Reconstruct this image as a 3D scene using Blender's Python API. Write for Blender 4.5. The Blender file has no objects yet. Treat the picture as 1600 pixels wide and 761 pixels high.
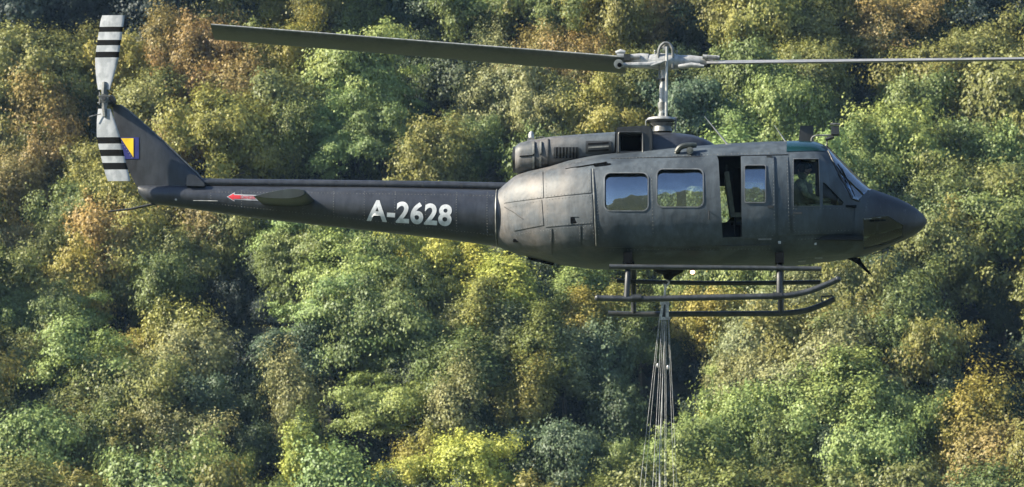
import bpy, bmesh, math, random
import numpy as np
from mathutils import Vector, Matrix, noise
from math import radians, sin, cos, pi

sc = bpy.context.scene
C = sc.collection

# ------------------------------------------------------------------ camera
PITCH = radians(5.3)
CAM = Vector((0, 0, 1.7))
cam_data = bpy.data.cameras.new('camera')
cam_data.lens = 135.0
cam_data.sensor_width = 36.0
cam_data.clip_start = 0.5
cam_data.clip_end = 6000
cam_data.dof.use_dof = True
cam_data.dof.focus_distance = 60.0
cam_data.dof.aperture_fstop = 5.0
cam = bpy.data.objects.new('camera', cam_data)
cam.location = CAM
cam.rotation_euler = (radians(90) + PITCH, 0, 0)
C.objects.link(cam)
sc.camera = cam

# ------------------------------------------------------------------ light
SUN_TO = Vector((-0.80, -0.13, 0.54)).normalized()
elev = math.asin(SUN_TO.z)
azim = math.atan2(SUN_TO.x, SUN_TO.y)          # clockwise from +Y
w = bpy.data.worlds.new("World")
sc.world = w
w.use_nodes = True
wn = w.node_tree
bg = wn.nodes['Background']
sky = wn.nodes.new('ShaderNodeTexSky')
sky.sky_type = 'NISHITA'
sky.sun_disc = False
sky.sun_elevation = elev
sky.sun_rotation = azim
sky.air_density = 1.0
sky.dust_density = 0.6
sky.ozone_density = 2.5
wn.links.new(sky.outputs[0], bg.inputs[0])
bg.inputs[1].default_value = 0.088
sd = bpy.data.lights.new('sun', 'SUN')
sd.energy = 5.0
sd.angle = radians(0.5)
sd.color = (1.0, 0.90, 0.72)
sun = bpy.data.objects.new('sun', sd)
sun.rotation_euler = SUN_TO.to_track_quat('Z', 'Y').to_euler()
C.objects.link(sun)
sc.view_settings.view_transform = 'Standard'
sc.view_settings.look = 'None'
sc.view_settings.gamma = 1
sc.view_settings.exposure = 1.65
sc.cycles.use_denoising = True
sc.cycles.max_bounces = 6
sc.cycles.diffuse_bounces = 3
sc.cycles.transparent_max_bounces = 12

# ------------------------------------------------------------------ pixel <-> place helpers
# photograph pixels (1600 x 761) are turned once into metres on a helicopter 60 m away (100 px = 1 m)
F = 135.0 / 36.0 * 1600
_cf = Vector((0, cos(PITCH), sin(PITCH)))
_cu = Vector((0, -sin(PITCH), cos(PITCH)))
_cr = Vector((1, 0, 0))
HELI = CAM + _cf * 60.0
YAW = radians(-3.0)
_R = Matrix.Rotation(YAW, 4, 'Z')
HM = Matrix.Translation(HELI) @ _R
HMI = HM.inverted()

def ray(px, py):
    return (_cf * F + _cr * (px - 800) + _cu * (380.5 - py)).normalized()

_eye_l = HMI @ CAM
_Ri = _R.to_3x3().inverted()

def P(px, py, y=0.0):
    d = _Ri @ ray(px, py)
    t = (y - _eye_l.y) / d.y
    return _eye_l + d * t

# ------------------------------------------------------------------ object helpers
def link(name, me, mat=None, parent=None, smooth=False):
    o = bpy.data.objects.new(name, me)
    C.objects.link(o)
    if mat is not None and len(me.materials) == 0:
        me.materials.append(mat)
    if parent is not None:
        o.parent = parent
    if smooth:
        smooth_by_angle(me)
    return o

def smooth_by_angle(me, ang=35):
    me.polygons.foreach_set('use_smooth', [True] * len(me.polygons))
    try:
        me.set_sharp_from_angle(angle=radians(ang))
    except Exception:
        pass

def tag(o, label=None, cat=None, group=None, kind=None):
    if label: o['label'] = label
    if cat: o['category'] = cat
    if group: o['group'] = group
    if kind: o['kind'] = kind
    return o

def thing(name, label, cat, loc=(0, 0, 0), rz=0, group=None):
    o = bpy.data.objects.new(name, None)
    o.empty_display_size = 0.3
    o.location = loc
    o.rotation_euler = (0, 0, rz)
    C.objects.link(o)
    return tag(o, label, cat, group)

def me_from(name, v, f):
    me = bpy.data.meshes.new(name)
    me.from_pydata([tuple(p) for p in v], [], f)
    me.update()
    return me

class MB:
    """collects shapes that belong to ONE part"""
    def __init__(s): s.v = []; s.f = []
    def add(s, v, f):
        n = len(s.v); s.v += [Vector(p) for p in v]; s.f += [tuple(i + n for i in q) for q in f]; return s
    def box(s, c, size, rot=None, taper=None):
        c = Vector(c); hx, hy, hz = size[0] / 2, size[1] / 2, size[2] / 2
        pts = []
        for z in (-hz, hz):
            k = 1.0 if taper is None or z < 0 else taper
            for x, y in ((-hx, -hy), (hx, -hy), (hx, hy), (-hx, hy)):
                p = Vector((x * k, y * k, z))
                if rot is not None: p = rot @ p
                pts.append(c + p)
        return s.add(pts, [(3, 2, 1, 0), (4, 5, 6, 7), (0, 1, 5, 4), (1, 2, 6, 5), (2, 3, 7, 6), (3, 0, 4, 7)])
    def tube(s, pts, r, n=10, cap=True):
        pts = [Vector(p) for p in pts]
        rs = r if isinstance(r, (list, tuple)) else [r] * len(pts)
        v = []; f = []
        prev = None
        for i, p in enumerate(pts):
            t = (pts[min(i + 1, len(pts) - 1)] - pts[max(i - 1, 0)])
            t = t.normalized() if t.length > 1e-9 else Vector((0, 0, 1))
            if prev is None:
                a = Vector((0, 0, 1)) if abs(t.z) < 0.9 else Vector((1, 0, 0))
                u = t.cross(a).normalized()
            else:
                u = (prev - t * prev.dot(t)).normalized()
            prev = u
            q = t.cross(u)
            for k in range(n):
                a = 2 * pi * k / n
                v.append(p + (u * cos(a) + q * sin(a)) * rs[i])
        for i in range(len(pts) - 1):
            for k in range(n):
                a, b = i * n + k, i * n + (k + 1) % n
                f.append((a, b, b + n, a + n))
        if cap:
            f.append(tuple(range(n - 1, -1, -1)))
            m = (len(pts) - 1) * n
            f.append(tuple(range(m, m + n)))
        return s.add(v, f)
    def ball(s, c, r, sx=1, sy=1, sz=1, n=16, m=10):
        c = Vector(c); v = [c + Vector((0, 0, r * sz))]; f = []
        for i in range(1, m):
            th = pi * i / m
            for k in range(n):
                a = 2 * pi * k / n
                v.append(c + Vector((r * sx * sin(th) * cos(a), r * sy * sin(th) * sin(a), r * sz * cos(th))))
        v.append(c - Vector((0, 0, r * sz)))
        for k in range(n): f.append((0, 1 + k, 1 + (k + 1) % n))
        for i in range(m - 2):
            for k in range(n):
                a, b = 1 + i * n + k, 1 + i * n + (k + 1) % n
                f.append((a, a + n, b + n, b))
        L = len(v) - 1; o = 1 + (m - 2) * n
        for k in range(n): f.append((L, o + (k + 1) % n, o + k))
        return s.add(v, f)
    def prism(s, pts, d):
        """closed polygon pts (Vectors) extruded by vector d"""
        pts = [Vector(p) for p in pts]; n = len(pts); d = Vector(d)
        v = pts + [p + d for p in pts]
        f = [tuple(range(n)), tuple(range(2 * n - 1, n - 1, -1))]
        f += [(i, i + n, (i + 1) % n + n, (i + 1) % n) for i in range(n)]
        return s.add(v, f)
    def mesh(s, name):
        me = me_from(name, s.v, s.f)
        bm = bmesh.new(); bm.from_mesh(me)
        bmesh.ops.recalc_face_normals(bm, faces=bm.faces[:])
        bm.to_mesh(me); bm.free()
        return me
    def build(s, name, mat, parent=None, smooth=True):
        return link(name, s.mesh(name), mat, parent, smooth)

def bez(pts, n=8):
    """smooth polyline through pts (Catmull-Rom)"""
    pts = [Vector(p) for p in pts]
    out = []
    for i in range(len(pts) - 1):
        p0 = pts[max(i - 1, 0)]; p1 = pts[i]; p2 = pts[i + 1]; p3 = pts[min(i + 2, len(pts) - 1)]
        for k in range(n):
            t = k / n
            out.append(0.5 * ((2 * p1) + (p2 - p0) * t + (2 * p0 - 5 * p1 + 4 * p2 - p3) * t * t + (3 * p1 - p0 - 3 * p2 + p3) * t ** 3))
    out.append(pts[-1])
    return out

# ------------------------------------------------------------------ materials
def new_mat(name):
    m = bpy.data.materials.new(name)
    m.use_nodes = True
    nt = m.node_tree
    return m, nt, nt.nodes['Principled BSDF']

def ramp_mix(nt, fac, a, b, lo=0.45, hi=0.55):
    r = nt.nodes.new('ShaderNodeValToRGB')
    r.color_ramp.elements[0].position = lo; r.color_ramp.elements[1].position = hi
    r.color_ramp.elements[0].color = (*a, 1); r.color_ramp.elements[1].color = (*b, 1)
    nt.links.new(fac, r.inputs[0])
    return r.outputs[0]

def paint(name, a, b=None, scale=1.2, rough=0.4, metal=0.0, lo=0.44, hi=0.56, bump=0.15, spec=0.5, dirt=0.35):
    """painted metal: two tones in large patches, fine grime and a slightly uneven skin"""
    m, nt, bs = new_mat(name)
    b = b or tuple(c * 0.8 for c in a)
    tc = nt.nodes.new('ShaderNodeTexCoord')
    n1 = nt.nodes.new('ShaderNodeTexNoise'); n1.inputs['Scale'].default_value = scale; n1.inputs['Detail'].default_value = 3
    nt.links.new(tc.outputs['Object'], n1.inputs['Vector'])
    col = ramp_mix(nt, n1.outputs['Fac'], a, b, lo, hi)
    n2 = nt.nodes.new('ShaderNodeTexNoise'); n2.inputs['Scale'].default_value = 14; n2.inputs['Detail'].default_value = 6
    n2.inputs['Roughness'].default_value = 0.7
    mp = nt.nodes.new('ShaderNodeMapping'); mp.inputs['Scale'].default_value = (1, 1, 0.25)
    nt.links.new(tc.outputs['Object'], mp.inputs[0]); nt.links.new(mp.outputs[0], n2.inputs['Vector'])
    g = nt.nodes.new('ShaderNodeMapRange'); g.inputs[1].default_value = 0.3; g.inputs[2].default_value = 0.7
    g.inputs[3].default_value = 1 - dirt; g.inputs[4].default_value = 1 + dirt
    nt.links.new(n2.outputs['Fac'], g.inputs[0])
    mul = nt.nodes.new('ShaderNodeVectorMath'); mul.operation = 'MULTIPLY'
    nt.links.new(col, mul.inputs[0]); nt.links.new(g.outputs[0], mul.inputs[1])
    nt.links.new(mul.outputs[0], bs.inputs['Base Color'])
    rr = nt.nodes.new('ShaderNodeMapRange'); rr.inputs[3].default_value = max(0.05, rough - 0.08); rr.inputs[4].default_value = rough + 0.15
    nt.links.new(n2.outputs['Fac'], rr.inputs[0]); nt.links.new(rr.outputs[0], bs.inputs['Roughness'])
    bs.inputs['Metallic'].default_value = metal
    bs.inputs['Specular IOR Level'].default_value = spec
    if bump:
        n3 = nt.nodes.new('ShaderNodeTexNoise'); n3.inputs['Scale'].default_value = 5; n3.inputs['Detail'].default_value = 2
        nt.links.new(tc.outputs['Object'], n3.inputs['Vector'])
        bp = nt.nodes.new('ShaderNodeBump'); bp.inputs['Strength'].default_value = bump; bp.inputs['Distance'].default_value = 0.02
        nt.links.new(n3.outputs['Fac'], bp.inputs['Height']); nt.links.new(bp.outputs[0], bs.inputs['Normal'])
    return m

def glass(name, tint, refl, rough=0.02, ior=1.5):
    """aircraft glazing: partly mirrors what is in front, partly lets through with a tint"""
    m = bpy.data.materials.new(name); m.use_nodes = True
    nt = m.node_tree; nt.nodes.clear()
    out = nt.nodes.new('ShaderNodeOutputMaterial')
    tr = nt.nodes.new('ShaderNodeBsdfTransparent'); tr.inputs[0].default_value = (*tint, 1)
    gl = nt.nodes.new('ShaderNodeBsdfGlossy'); gl.inputs['Roughness'].default_value = rough
    gl.inputs[0].default_value = (0.95, 0.97, 1, 1)
    fr = nt.nodes.new('ShaderNodeFresnel'); fr.inputs[0].default_value = ior
    ad = nt.nodes.new('ShaderNodeMath'); ad.operation = 'ADD'; ad.inputs[1].default_value = refl; ad.use_clamp = True
    tc = nt.nodes.new('ShaderNodeTexCoord')
    n = nt.nodes.new('ShaderNodeTexNoise'); n.inputs['Scale'].default_value = 2.5
    nt.links.new(tc.outputs['Object'], n.inputs['Vector'])
    bp = nt.nodes.new('ShaderNodeBump'); bp.inputs['Strength'].default_value = 0.5; bp.inputs['Distance'].default_value = 0.03
    nt.links.new(n.outputs['Fac'], bp.inputs['Height']); nt.links.new(bp.outputs[0], gl.inputs['Normal'])
    mx = nt.nodes.new('ShaderNodeMixShader')
    nt.links.new(fr.outputs[0], ad.inputs[0]); nt.links.new(ad.outputs[0], mx.inputs[0])
    nt.links.new(tr.outputs[0], mx.inputs[1]); nt.links.new(gl.outputs[0], mx.inputs[2])
    nt.links.new(mx.outputs[0], out.inputs[0])
    return m

def camo_skin():
    """helicopter skin: grey-green and dark patches, browner grey tone round the engine, dark nose"""
    m, nt, bs = new_mat('camouflage_skin')
    tc = nt.nodes.new('ShaderNodeTexCoord')
    sp = nt.nodes.new('ShaderNodeSeparateXYZ'); nt.links.new(tc.outputs['Object'], sp.inputs[0])
    n1 = nt.nodes.new('ShaderNodeTexNoise'); n1.inputs['Scale'].default_value = 0.75; n1.inputs['Detail'].default_value = 2
    n1.inputs['Distortion'].default_value = 0.6
    nt.links.new(tc.outputs['Object'], n1.inputs['Vector'])
    camo = ramp_mix(nt, n1.outputs['Fac'], (0.023, 0.032, 0.042), (0.045, 0.058, 0.071), 0.46, 0.52)
    # brown-grey tone aft of the cabin, blended in along x with a ragged edge
    wob = nt.nodes.new('ShaderNodeMath'); wob.operation = 'MULTIPLY_ADD'; wob.inputs[1].default_value = 1.2
    nt.links.new(n1.outputs['Fac'], wob.inputs[0]); nt.links.new(sp.outputs['X'], wob.inputs[2])
    aft = nt.nodes.new('ShaderNodeMapRange'); aft.inputs[1].default_value = 2.1; aft.inputs[2].default_value = 1.2
    nt.links.new(wob.outputs[0], aft.inputs[0])
    n5 = nt.nodes.new('ShaderNodeTexNoise'); n5.inputs['Scale'].default_value = 2.3; n5.inputs['Detail'].default_value = 4
    nt.links.new(tc.outputs['Object'], n5.inputs['Vector'])
    aft_tone = ramp_mix(nt, n5.outputs['Fac'], (0.096, 0.090, 0.087), (0.046, 0.055, 0.065), 0.38, 0.6)
    mx = nt.nodes.new('ShaderNodeMix'); mx.data_type = 'RGBA'
    nt.links.new(aft.outputs[0], mx.inputs[0]); nt.links.new(camo, mx.inputs[6]); nt.links.new(aft_tone, mx.inputs[7])
    # near-black nose cap
    nose = nt.nodes.new('ShaderNodeMapRange'); nose.inputs[1].default_value = 5.9; nose.inputs[2].default_value = 6.25
    nt.links.new(wob.outputs[0], nose.inputs[0])
    mx2 = nt.nodes.new('ShaderNodeMix'); mx2.data_type = 'RGBA'
    nt.links.new(nose.outputs[0], mx2.inputs[0]); nt.links.new(mx.outputs[2], mx2.inputs[6])
    mx2.inputs[7].default_value = (0.017, 0.018, 0.024, 1)
    # grime streaks
    mp = nt.nodes.new('ShaderNodeMapping'); mp.inputs['Scale'].default_value = (1, 1, 0.22)
    nt.links.new(tc.outputs['Object'], mp.inputs[0])
    n2 = nt.nodes.new('ShaderNodeTexNoise'); n2.inputs['Scale'].default_value = 11; n2.inputs['Detail'].default_value = 7
    n2.inputs['Roughness'].default_value = 0.7
    nt.links.new(mp.outputs[0], n2.inputs['Vector'])
    g = nt.nodes.new('ShaderNodeMapRange'); g.inputs[1].default_value = 0.3; g.inputs[2].default_value = 0.7
    g.inputs[3].default_value = 0.62; g.inputs[4].default_value = 1.38
    nt.links.new(n2.outputs['Fac'], g.inputs[0])
    mul = nt.nodes.new('ShaderNodeVectorMath'); mul.operation = 'MULTIPLY'
    nt.links.new(mx2.outputs[2], mul.inputs[0]); nt.links.new(g.outputs[0], mul.inputs[1])
    # scuffs and chips down to the pale primer
    n7 = nt.nodes.new('ShaderNodeTexNoise'); n7.inputs['Scale'].default_value = 26; n7.inputs['Detail'].default_value = 5; n7.inputs['Roughness'].default_value = .75
    nt.links.new(mp.outputs[0], n7.inputs['Vector'])
    wr = nt.nodes.new('ShaderNodeMapRange'); wr.inputs[1].default_value = .60; wr.inputs[2].default_value = .72; wr.inputs[4].default_value = .4
    nt.links.new(n7.outputs['Fac'], wr.inputs[0])
    mx3 = nt.nodes.new('ShaderNodeMix'); mx3.data_type = 'RGBA'; mx3.inputs[7].default_value = (.13, .135, .13, 1)
    nt.links.new(wr.outputs[0], mx3.inputs[0]); nt.links.new(mul.outputs[0], mx3.inputs[6])
    nt.links.new(mx3.outputs[2], bs.inputs['Base Color'])
    rr = nt.nodes.new('ShaderNodeMapRange'); rr.inputs[3].default_value = 0.42; rr.inputs[4].default_value = 0.68
    nt.links.new(n2.outputs['Fac'], rr.inputs[0]); nt.links.new(rr.outputs[0], bs.inputs['Roughness'])
    # oil-canned sheet metal + rows of rivets
    n3 = nt.nodes.new('ShaderNodeTexNoise'); n3.inputs['Scale'].default_value = 4.5; n3.inputs['Detail'].default_value = 2
    nt.links.new(tc.outputs['Object'], n3.inputs['Vector'])
    bp = nt.nodes.new('ShaderNodeBump'); bp.inputs['Strength'].default_value = 0.35; bp.inputs['Distance'].default_value = 0.03
    nt.links.new(n3.outputs['Fac'], bp.inputs['Height'])
    nt.links.new(bp.outputs[0], bs.inputs['Normal'])
    bs.inputs['Specular IOR Level'].default_value = 0.45
    return m

SKIN = camo_skin()
M = {
 'boom': paint('boom_paint', (0.021, 0.025, 0.034), (0.027, 0.031, 0.039), 0.9, 0.36, bump=0.3),
 'dark': paint('dark_grey_paint', (0.016, 0.019, 0.022), None, 3, 0.45, bump=0.1),
 'black': paint('black_cavity', (0.005, 0.006, 0.007), None, 3, 0.7, bump=0, spec=.06),
 'olive': paint('olive_paint', (0.03, 0.038, 0.036), (0.022, 0.027, 0.026), 2, 0.45),
 'skid': paint('skid_paint', (0.026, 0.03, 0.034), (0.038, 0.042, 0.046), 4, 0.35),
 'alu': paint('bare_hub_metal', (0.36, 0.36, 0.35), (0.25, 0.26, 0.26), 9, 0.38, metal=0.25, dirt=0.3),
 'alud': paint('dull_hub_metal', (0.16, 0.165, 0.16), (0.10, 0.105, 0.10), 12, 0.45, metal=0.3),
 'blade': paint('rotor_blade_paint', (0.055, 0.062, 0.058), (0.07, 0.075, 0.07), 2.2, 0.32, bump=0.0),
 'blade_sunlit': paint('rotor_blade_sunlit', (0.20, 0.20, 0.195), (0.16, 0.16, 0.157), 2.2, 0.38, bump=0.0),  # lighter copy of the blade paint, sunlit upper face put into the colour
 'edge': paint('lit_blade_rim', (0.42, 0.42, 0.40), None, 6, 0.3, metal=0.4, bump=0),  # pale tone for the lit rim of the left blade
 'white': paint('white_paint', (0.29, 0.31, 0.335), (0.21, 0.23, 0.25), 6, 0.45, bump=0, dirt=0.15),
 'marking': paint('marking_paint', (0.56, 0.58, 0.60), (0.45, 0.47, 0.49), 9, 0.5, bump=0, dirt=0.2),
 'red': paint('red_paint', (0.50, 0.02, 0.03), None, 6, 0.45, bump=0, dirt=0.1),
 'yellow': paint('yellow_paint', (0.80, 0.55, 0.02), None, 6, 0.45, bump=0, dirt=0.1),
 'blue': paint('flag_blue_paint', (0.015, 0.022, 0.16), None, 6, 0.45, bump=0, dirt=0.1),
 'teal': paint('green_tinted_roof_glass', (0.006, 0.028, 0.033), None, 2, 0.10, bump=0.05, dirt=0.1),
 'seat': paint('seat_webbing', (0.13, 0.14, 0.10), None, 8, 0.8),
 'cabin': paint('cabin_lining', (0.016, 0.018, 0.02), None, 5, 0.8, spec=.1),
 'rim': paint('window_rim', (0.10, 0.11, 0.12), None, 6, 0.35, bump=0),
 'rope': paint('sling_rope', (0.42, 0.43, 0.42), (0.30, 0.31, 0.31), 8, 0.6, bump=0),
 'steel': paint('galvanised_fitting', (0.45, 0.46, 0.46), (0.3, 0.3, 0.3), 20, 0.4, metal=0.3),
 'flight': paint('camouflage_cloth', (0.33, 0.34, 0.21), (0.13, 0.15, 0.09), 9, 0.85),
 'helmet': paint('helmet_shell', (0.24, 0.25, 0.21), None, 9, 0.35, bump=0),
 'skinp': paint('face_skin', (0.50, 0.32, 0.24), None, 9, 0.55, bump=0),
 'glove': paint('pale_glove', (0.45, 0.45, 0.40), None, 9, 0.8, bump=0),
}
M['glass'] = glass('cabin_glass', (0.82, 0.85, 0.89), 0.125)
M['cockpit_glass'] = glass('cockpit_glass', (0.92, 0.95, 0.94), 0.0, ior=1.2)
M['windshield'] = glass('windshield_glass', (0.45, 0.52, 0.58), 0.12)
M['chin'] = glass('chin_glass', (0.45, 0.48, 0.5), 0.01)
m, nt, bs = new_mat('lamp_lens'); bs.inputs['Base Color'].default_value = (0.9, 0.5, 0.4, 1)
bs.inputs['Emission Color'].default_value = (1, 0.45, 0.3, 1); bs.inputs['Emission Strength'].default_value = 3
M['lamp'] = m
# ================================================================== TERRAIN
HAZE = 0.0001
def hz(x, y):
    """height of the ground: camera ledge, valley, the steep wooded slope ahead and the hills across the valley behind"""
    if y < -60:
        h = min(.34 * (-60 - y), 104)
        h += (26 * sin(x * .011 + 1) + 9 * sin(x * .031 + y * .01)) * min(1, h / 90)
        return h * min(1, (-60 - y) / 80)
    if y < 20: return 0.0
    if y < 60: return -15 * (y - 20) / 40
    if y < 168: return -15.0
    h = -15 + .80 * (y - 168) if y < 340 else -15 + .80 * 172 + .25 * (y - 340)
    return h + (1.3 * sin(x * .09 + .6) + 1.0 * sin(x * .21 + y * .11)) * min(1, (y - 168) / 15)

def ground_mat():
    m, nt, bs = new_mat('forest_floor')
    tc = nt.nodes.new('ShaderNodeTexCoord')
    n = nt.nodes.new('ShaderNodeTexNoise'); n.inputs['Scale'].default_value = .35; n.inputs['Detail'].default_value = 8
    nt.links.new(tc.outputs['Object'], n.inputs['Vector'])
    c = ramp_mix(nt, n.outputs['Fac'], (.018, .026, .012), (.035, .033, .02), .4, .65)
    # across the valley the ground is open woodland and meadow
    sp = nt.nodes.new('ShaderNodeSeparateXYZ'); nt.links.new(tc.outputs['Object'], sp.inputs[0])
    far = nt.nodes.new('ShaderNodeMapRange'); far.inputs[1].default_value = 166; far.inputs[2].default_value = 156
    nt.links.new(sp.outputs['Y'], far.inputs[0])
    n2 = nt.nodes.new('ShaderNodeTexNoise'); n2.inputs['Scale'].default_value = .06; n2.inputs['Detail'].default_value = 10; n2.inputs['Roughness'].default_value = .7
    nt.links.new(tc.outputs['Object'], n2.inputs['Vector'])
    c2 = ramp_mix(nt, n2.outputs['Fac'], (.028, .045, .022), (.075, .095, .045), .4, .62)
    mx = nt.nodes.new('ShaderNodeMix'); mx.data_type = 'RGBA'
    nt.links.new(far.outputs[0], mx.inputs[0]); nt.links.new(c, mx.inputs[6]); nt.links.new(c2, mx.inputs[7])
    nt.links.new(mx.outputs[2], bs.inputs['Base Color']); bs.inputs['Roughness'].default_value = .95
    return m
xs = sorted(set([-440, -390, -350, -310, -270, -230, -200, -170, -140, -110] + list(range(-90, 91, 3)) + [110, 140, 170, 200, 230, 270, 310, 350, 390, 440]))
ys = sorted(set([-640, -560, -480, -400, -350, -300, -260, -220, -190, -160, -135, -110, -80, -60, -30, 0, 20, 30, 40, 50, 60, 90, 120, 150] + list(range(162, 300, 3)) + [320, 340, 370, 400, 440]))
v = [(x, y, hz(x, y)) for y in ys for x in xs]
nx = len(xs)
f = [(j * nx + i, j * nx + i + 1, (j + 1) * nx + i + 1, (j + 1) * nx + i) for j in range(len(ys) - 1) for i in range(nx - 1)]
ter = link('hillside_terrain', me_from('hillside_terrain', v, f), ground_mat(), None, True)
tag(ter, kind='structure')

# ================================================================== TREES
def leaf_mat():
    m = bpy.data.materials.new('foliage'); m.use_nodes = True
    nt = m.node_tree; nt.nodes.clear()
    out = nt.nodes.new('ShaderNodeOutputMaterial')
    oi = nt.nodes.new('ShaderNodeObjectInfo')
    at = nt.nodes.new('ShaderNodeAttribute'); at.attribute_name = 'leafvar'
    ac = nt.nodes.new('ShaderNodeAttribute'); ac.attribute_name = 'clumpvar'
    # leaf-by-leaf brightness, clump-by-clump hue
    mr = nt.nodes.new('ShaderNodeMapRange'); mr.inputs[3].default_value = .72; mr.inputs[4].default_value = 1.34
    nt.links.new(at.outputs['Fac'], mr.inputs[0])
    hs = nt.nodes.new('ShaderNodeHueSaturation')
    hr = nt.nodes.new('ShaderNodeMapRange'); hr.inputs[3].default_value = .487; hr.inputs[4].default_value = .522
    nt.links.new(ac.outputs['Fac'], hr.inputs[0]); nt.links.new(hr.outputs[0], hs.inputs['Hue'])
    vr = nt.nodes.new('ShaderNodeMapRange'); vr.inputs[3].default_value = 1.2; vr.inputs[4].default_value = .75
    nt.links.new(ac.outputs['Fac'], vr.inputs[0])
    mu = nt.nodes.new('ShaderNodeMath'); mu.operation = 'MULTIPLY'
    nt.links.new(mr.outputs[0], mu.inputs[0]); nt.links.new(vr.outputs[0], mu.inputs[1]); nt.links.new(mu.outputs[0], hs.inputs['Value'])
    nt.links.new(oi.outputs['Color'], hs.inputs['Color'])
    di = nt.nodes.new('ShaderNodeBsdfDiffuse'); tr = nt.nodes.new('ShaderNodeBsdfTranslucent')
    gl = nt.nodes.new('ShaderNodeBsdfGlossy'); gl.inputs['Roughness'].default_value = .5; gl.inputs[0].default_value = (.9, .95, 1, 1)
    nt.links.new(hs.outputs[0], di.inputs[0]); nt.links.new(hs.outputs[0], tr.inputs[0])
    m1 = nt.nodes.new('ShaderNodeMixShader'); m1.inputs[0].default_value = .24
    nt.links.new(di.outputs[0], m1.inputs[1]); nt.links.new(tr.outputs[0], m1.inputs[2])
    m2 = nt.nodes.new('ShaderNodeMixShader'); m2.inputs[0].default_value = .02
    nt.links.new(m1.outputs[0], m2.inputs[1]); nt.links.new(gl.outputs[0], m2.inputs[2])
    nt.links.new(m2.outputs[0], out.inputs[0])
    return m
LEAF = leaf_mat()
BARK = paint('bark', (.07, .058, .045), (.045, .04, .032), 2.5, .9, bump=.6)

def quads_mesh(name, c, nrm, size, asp, lv, cv, rng):
    """many small leaf sprays: rhombus faces at points c facing nrm"""
    n = len(c)
    nrm = nrm / np.linalg.norm(nrm, axis=1, keepdims=True)
    a = rng.normal(size=(n, 3)); u = np.cross(nrm, a); u /= np.linalg.norm(u, axis=1, keepdims=True)
    w_ = np.cross(nrm, u)
    s = size[:, None]
    V = np.empty((n, 4, 3))
    V[:, 0] = c - u * s; V[:, 1] = c - w_ * s * asp + nrm * s * .18; V[:, 2] = c + u * s; V[:, 3] = c + w_ * s * asp - nrm * s * .1
    me = bpy.data.meshes.new(name)
    me.vertices.add(n * 4); me.vertices.foreach_set('co', V.reshape(-1).astype(np.float32))
    me.loops.add(n * 4); me.loops.foreach_set('vertex_index', np.arange(n * 4, dtype=np.int32))
    me.polygons.add(n); me.polygons.foreach_set('loop_start', np.arange(0, n * 4, 4, dtype=np.int32))
    me.update(calc_edges=True)
    for nm, d in (('leafvar', lv), ('clumpvar', cv)):
        at = me.attributes.new(nm, 'FLOAT', 'FACE'); at.data.foreach_set('value', d.astype(np.float32))
    me.materials.append(LEAF)
    return me

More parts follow.
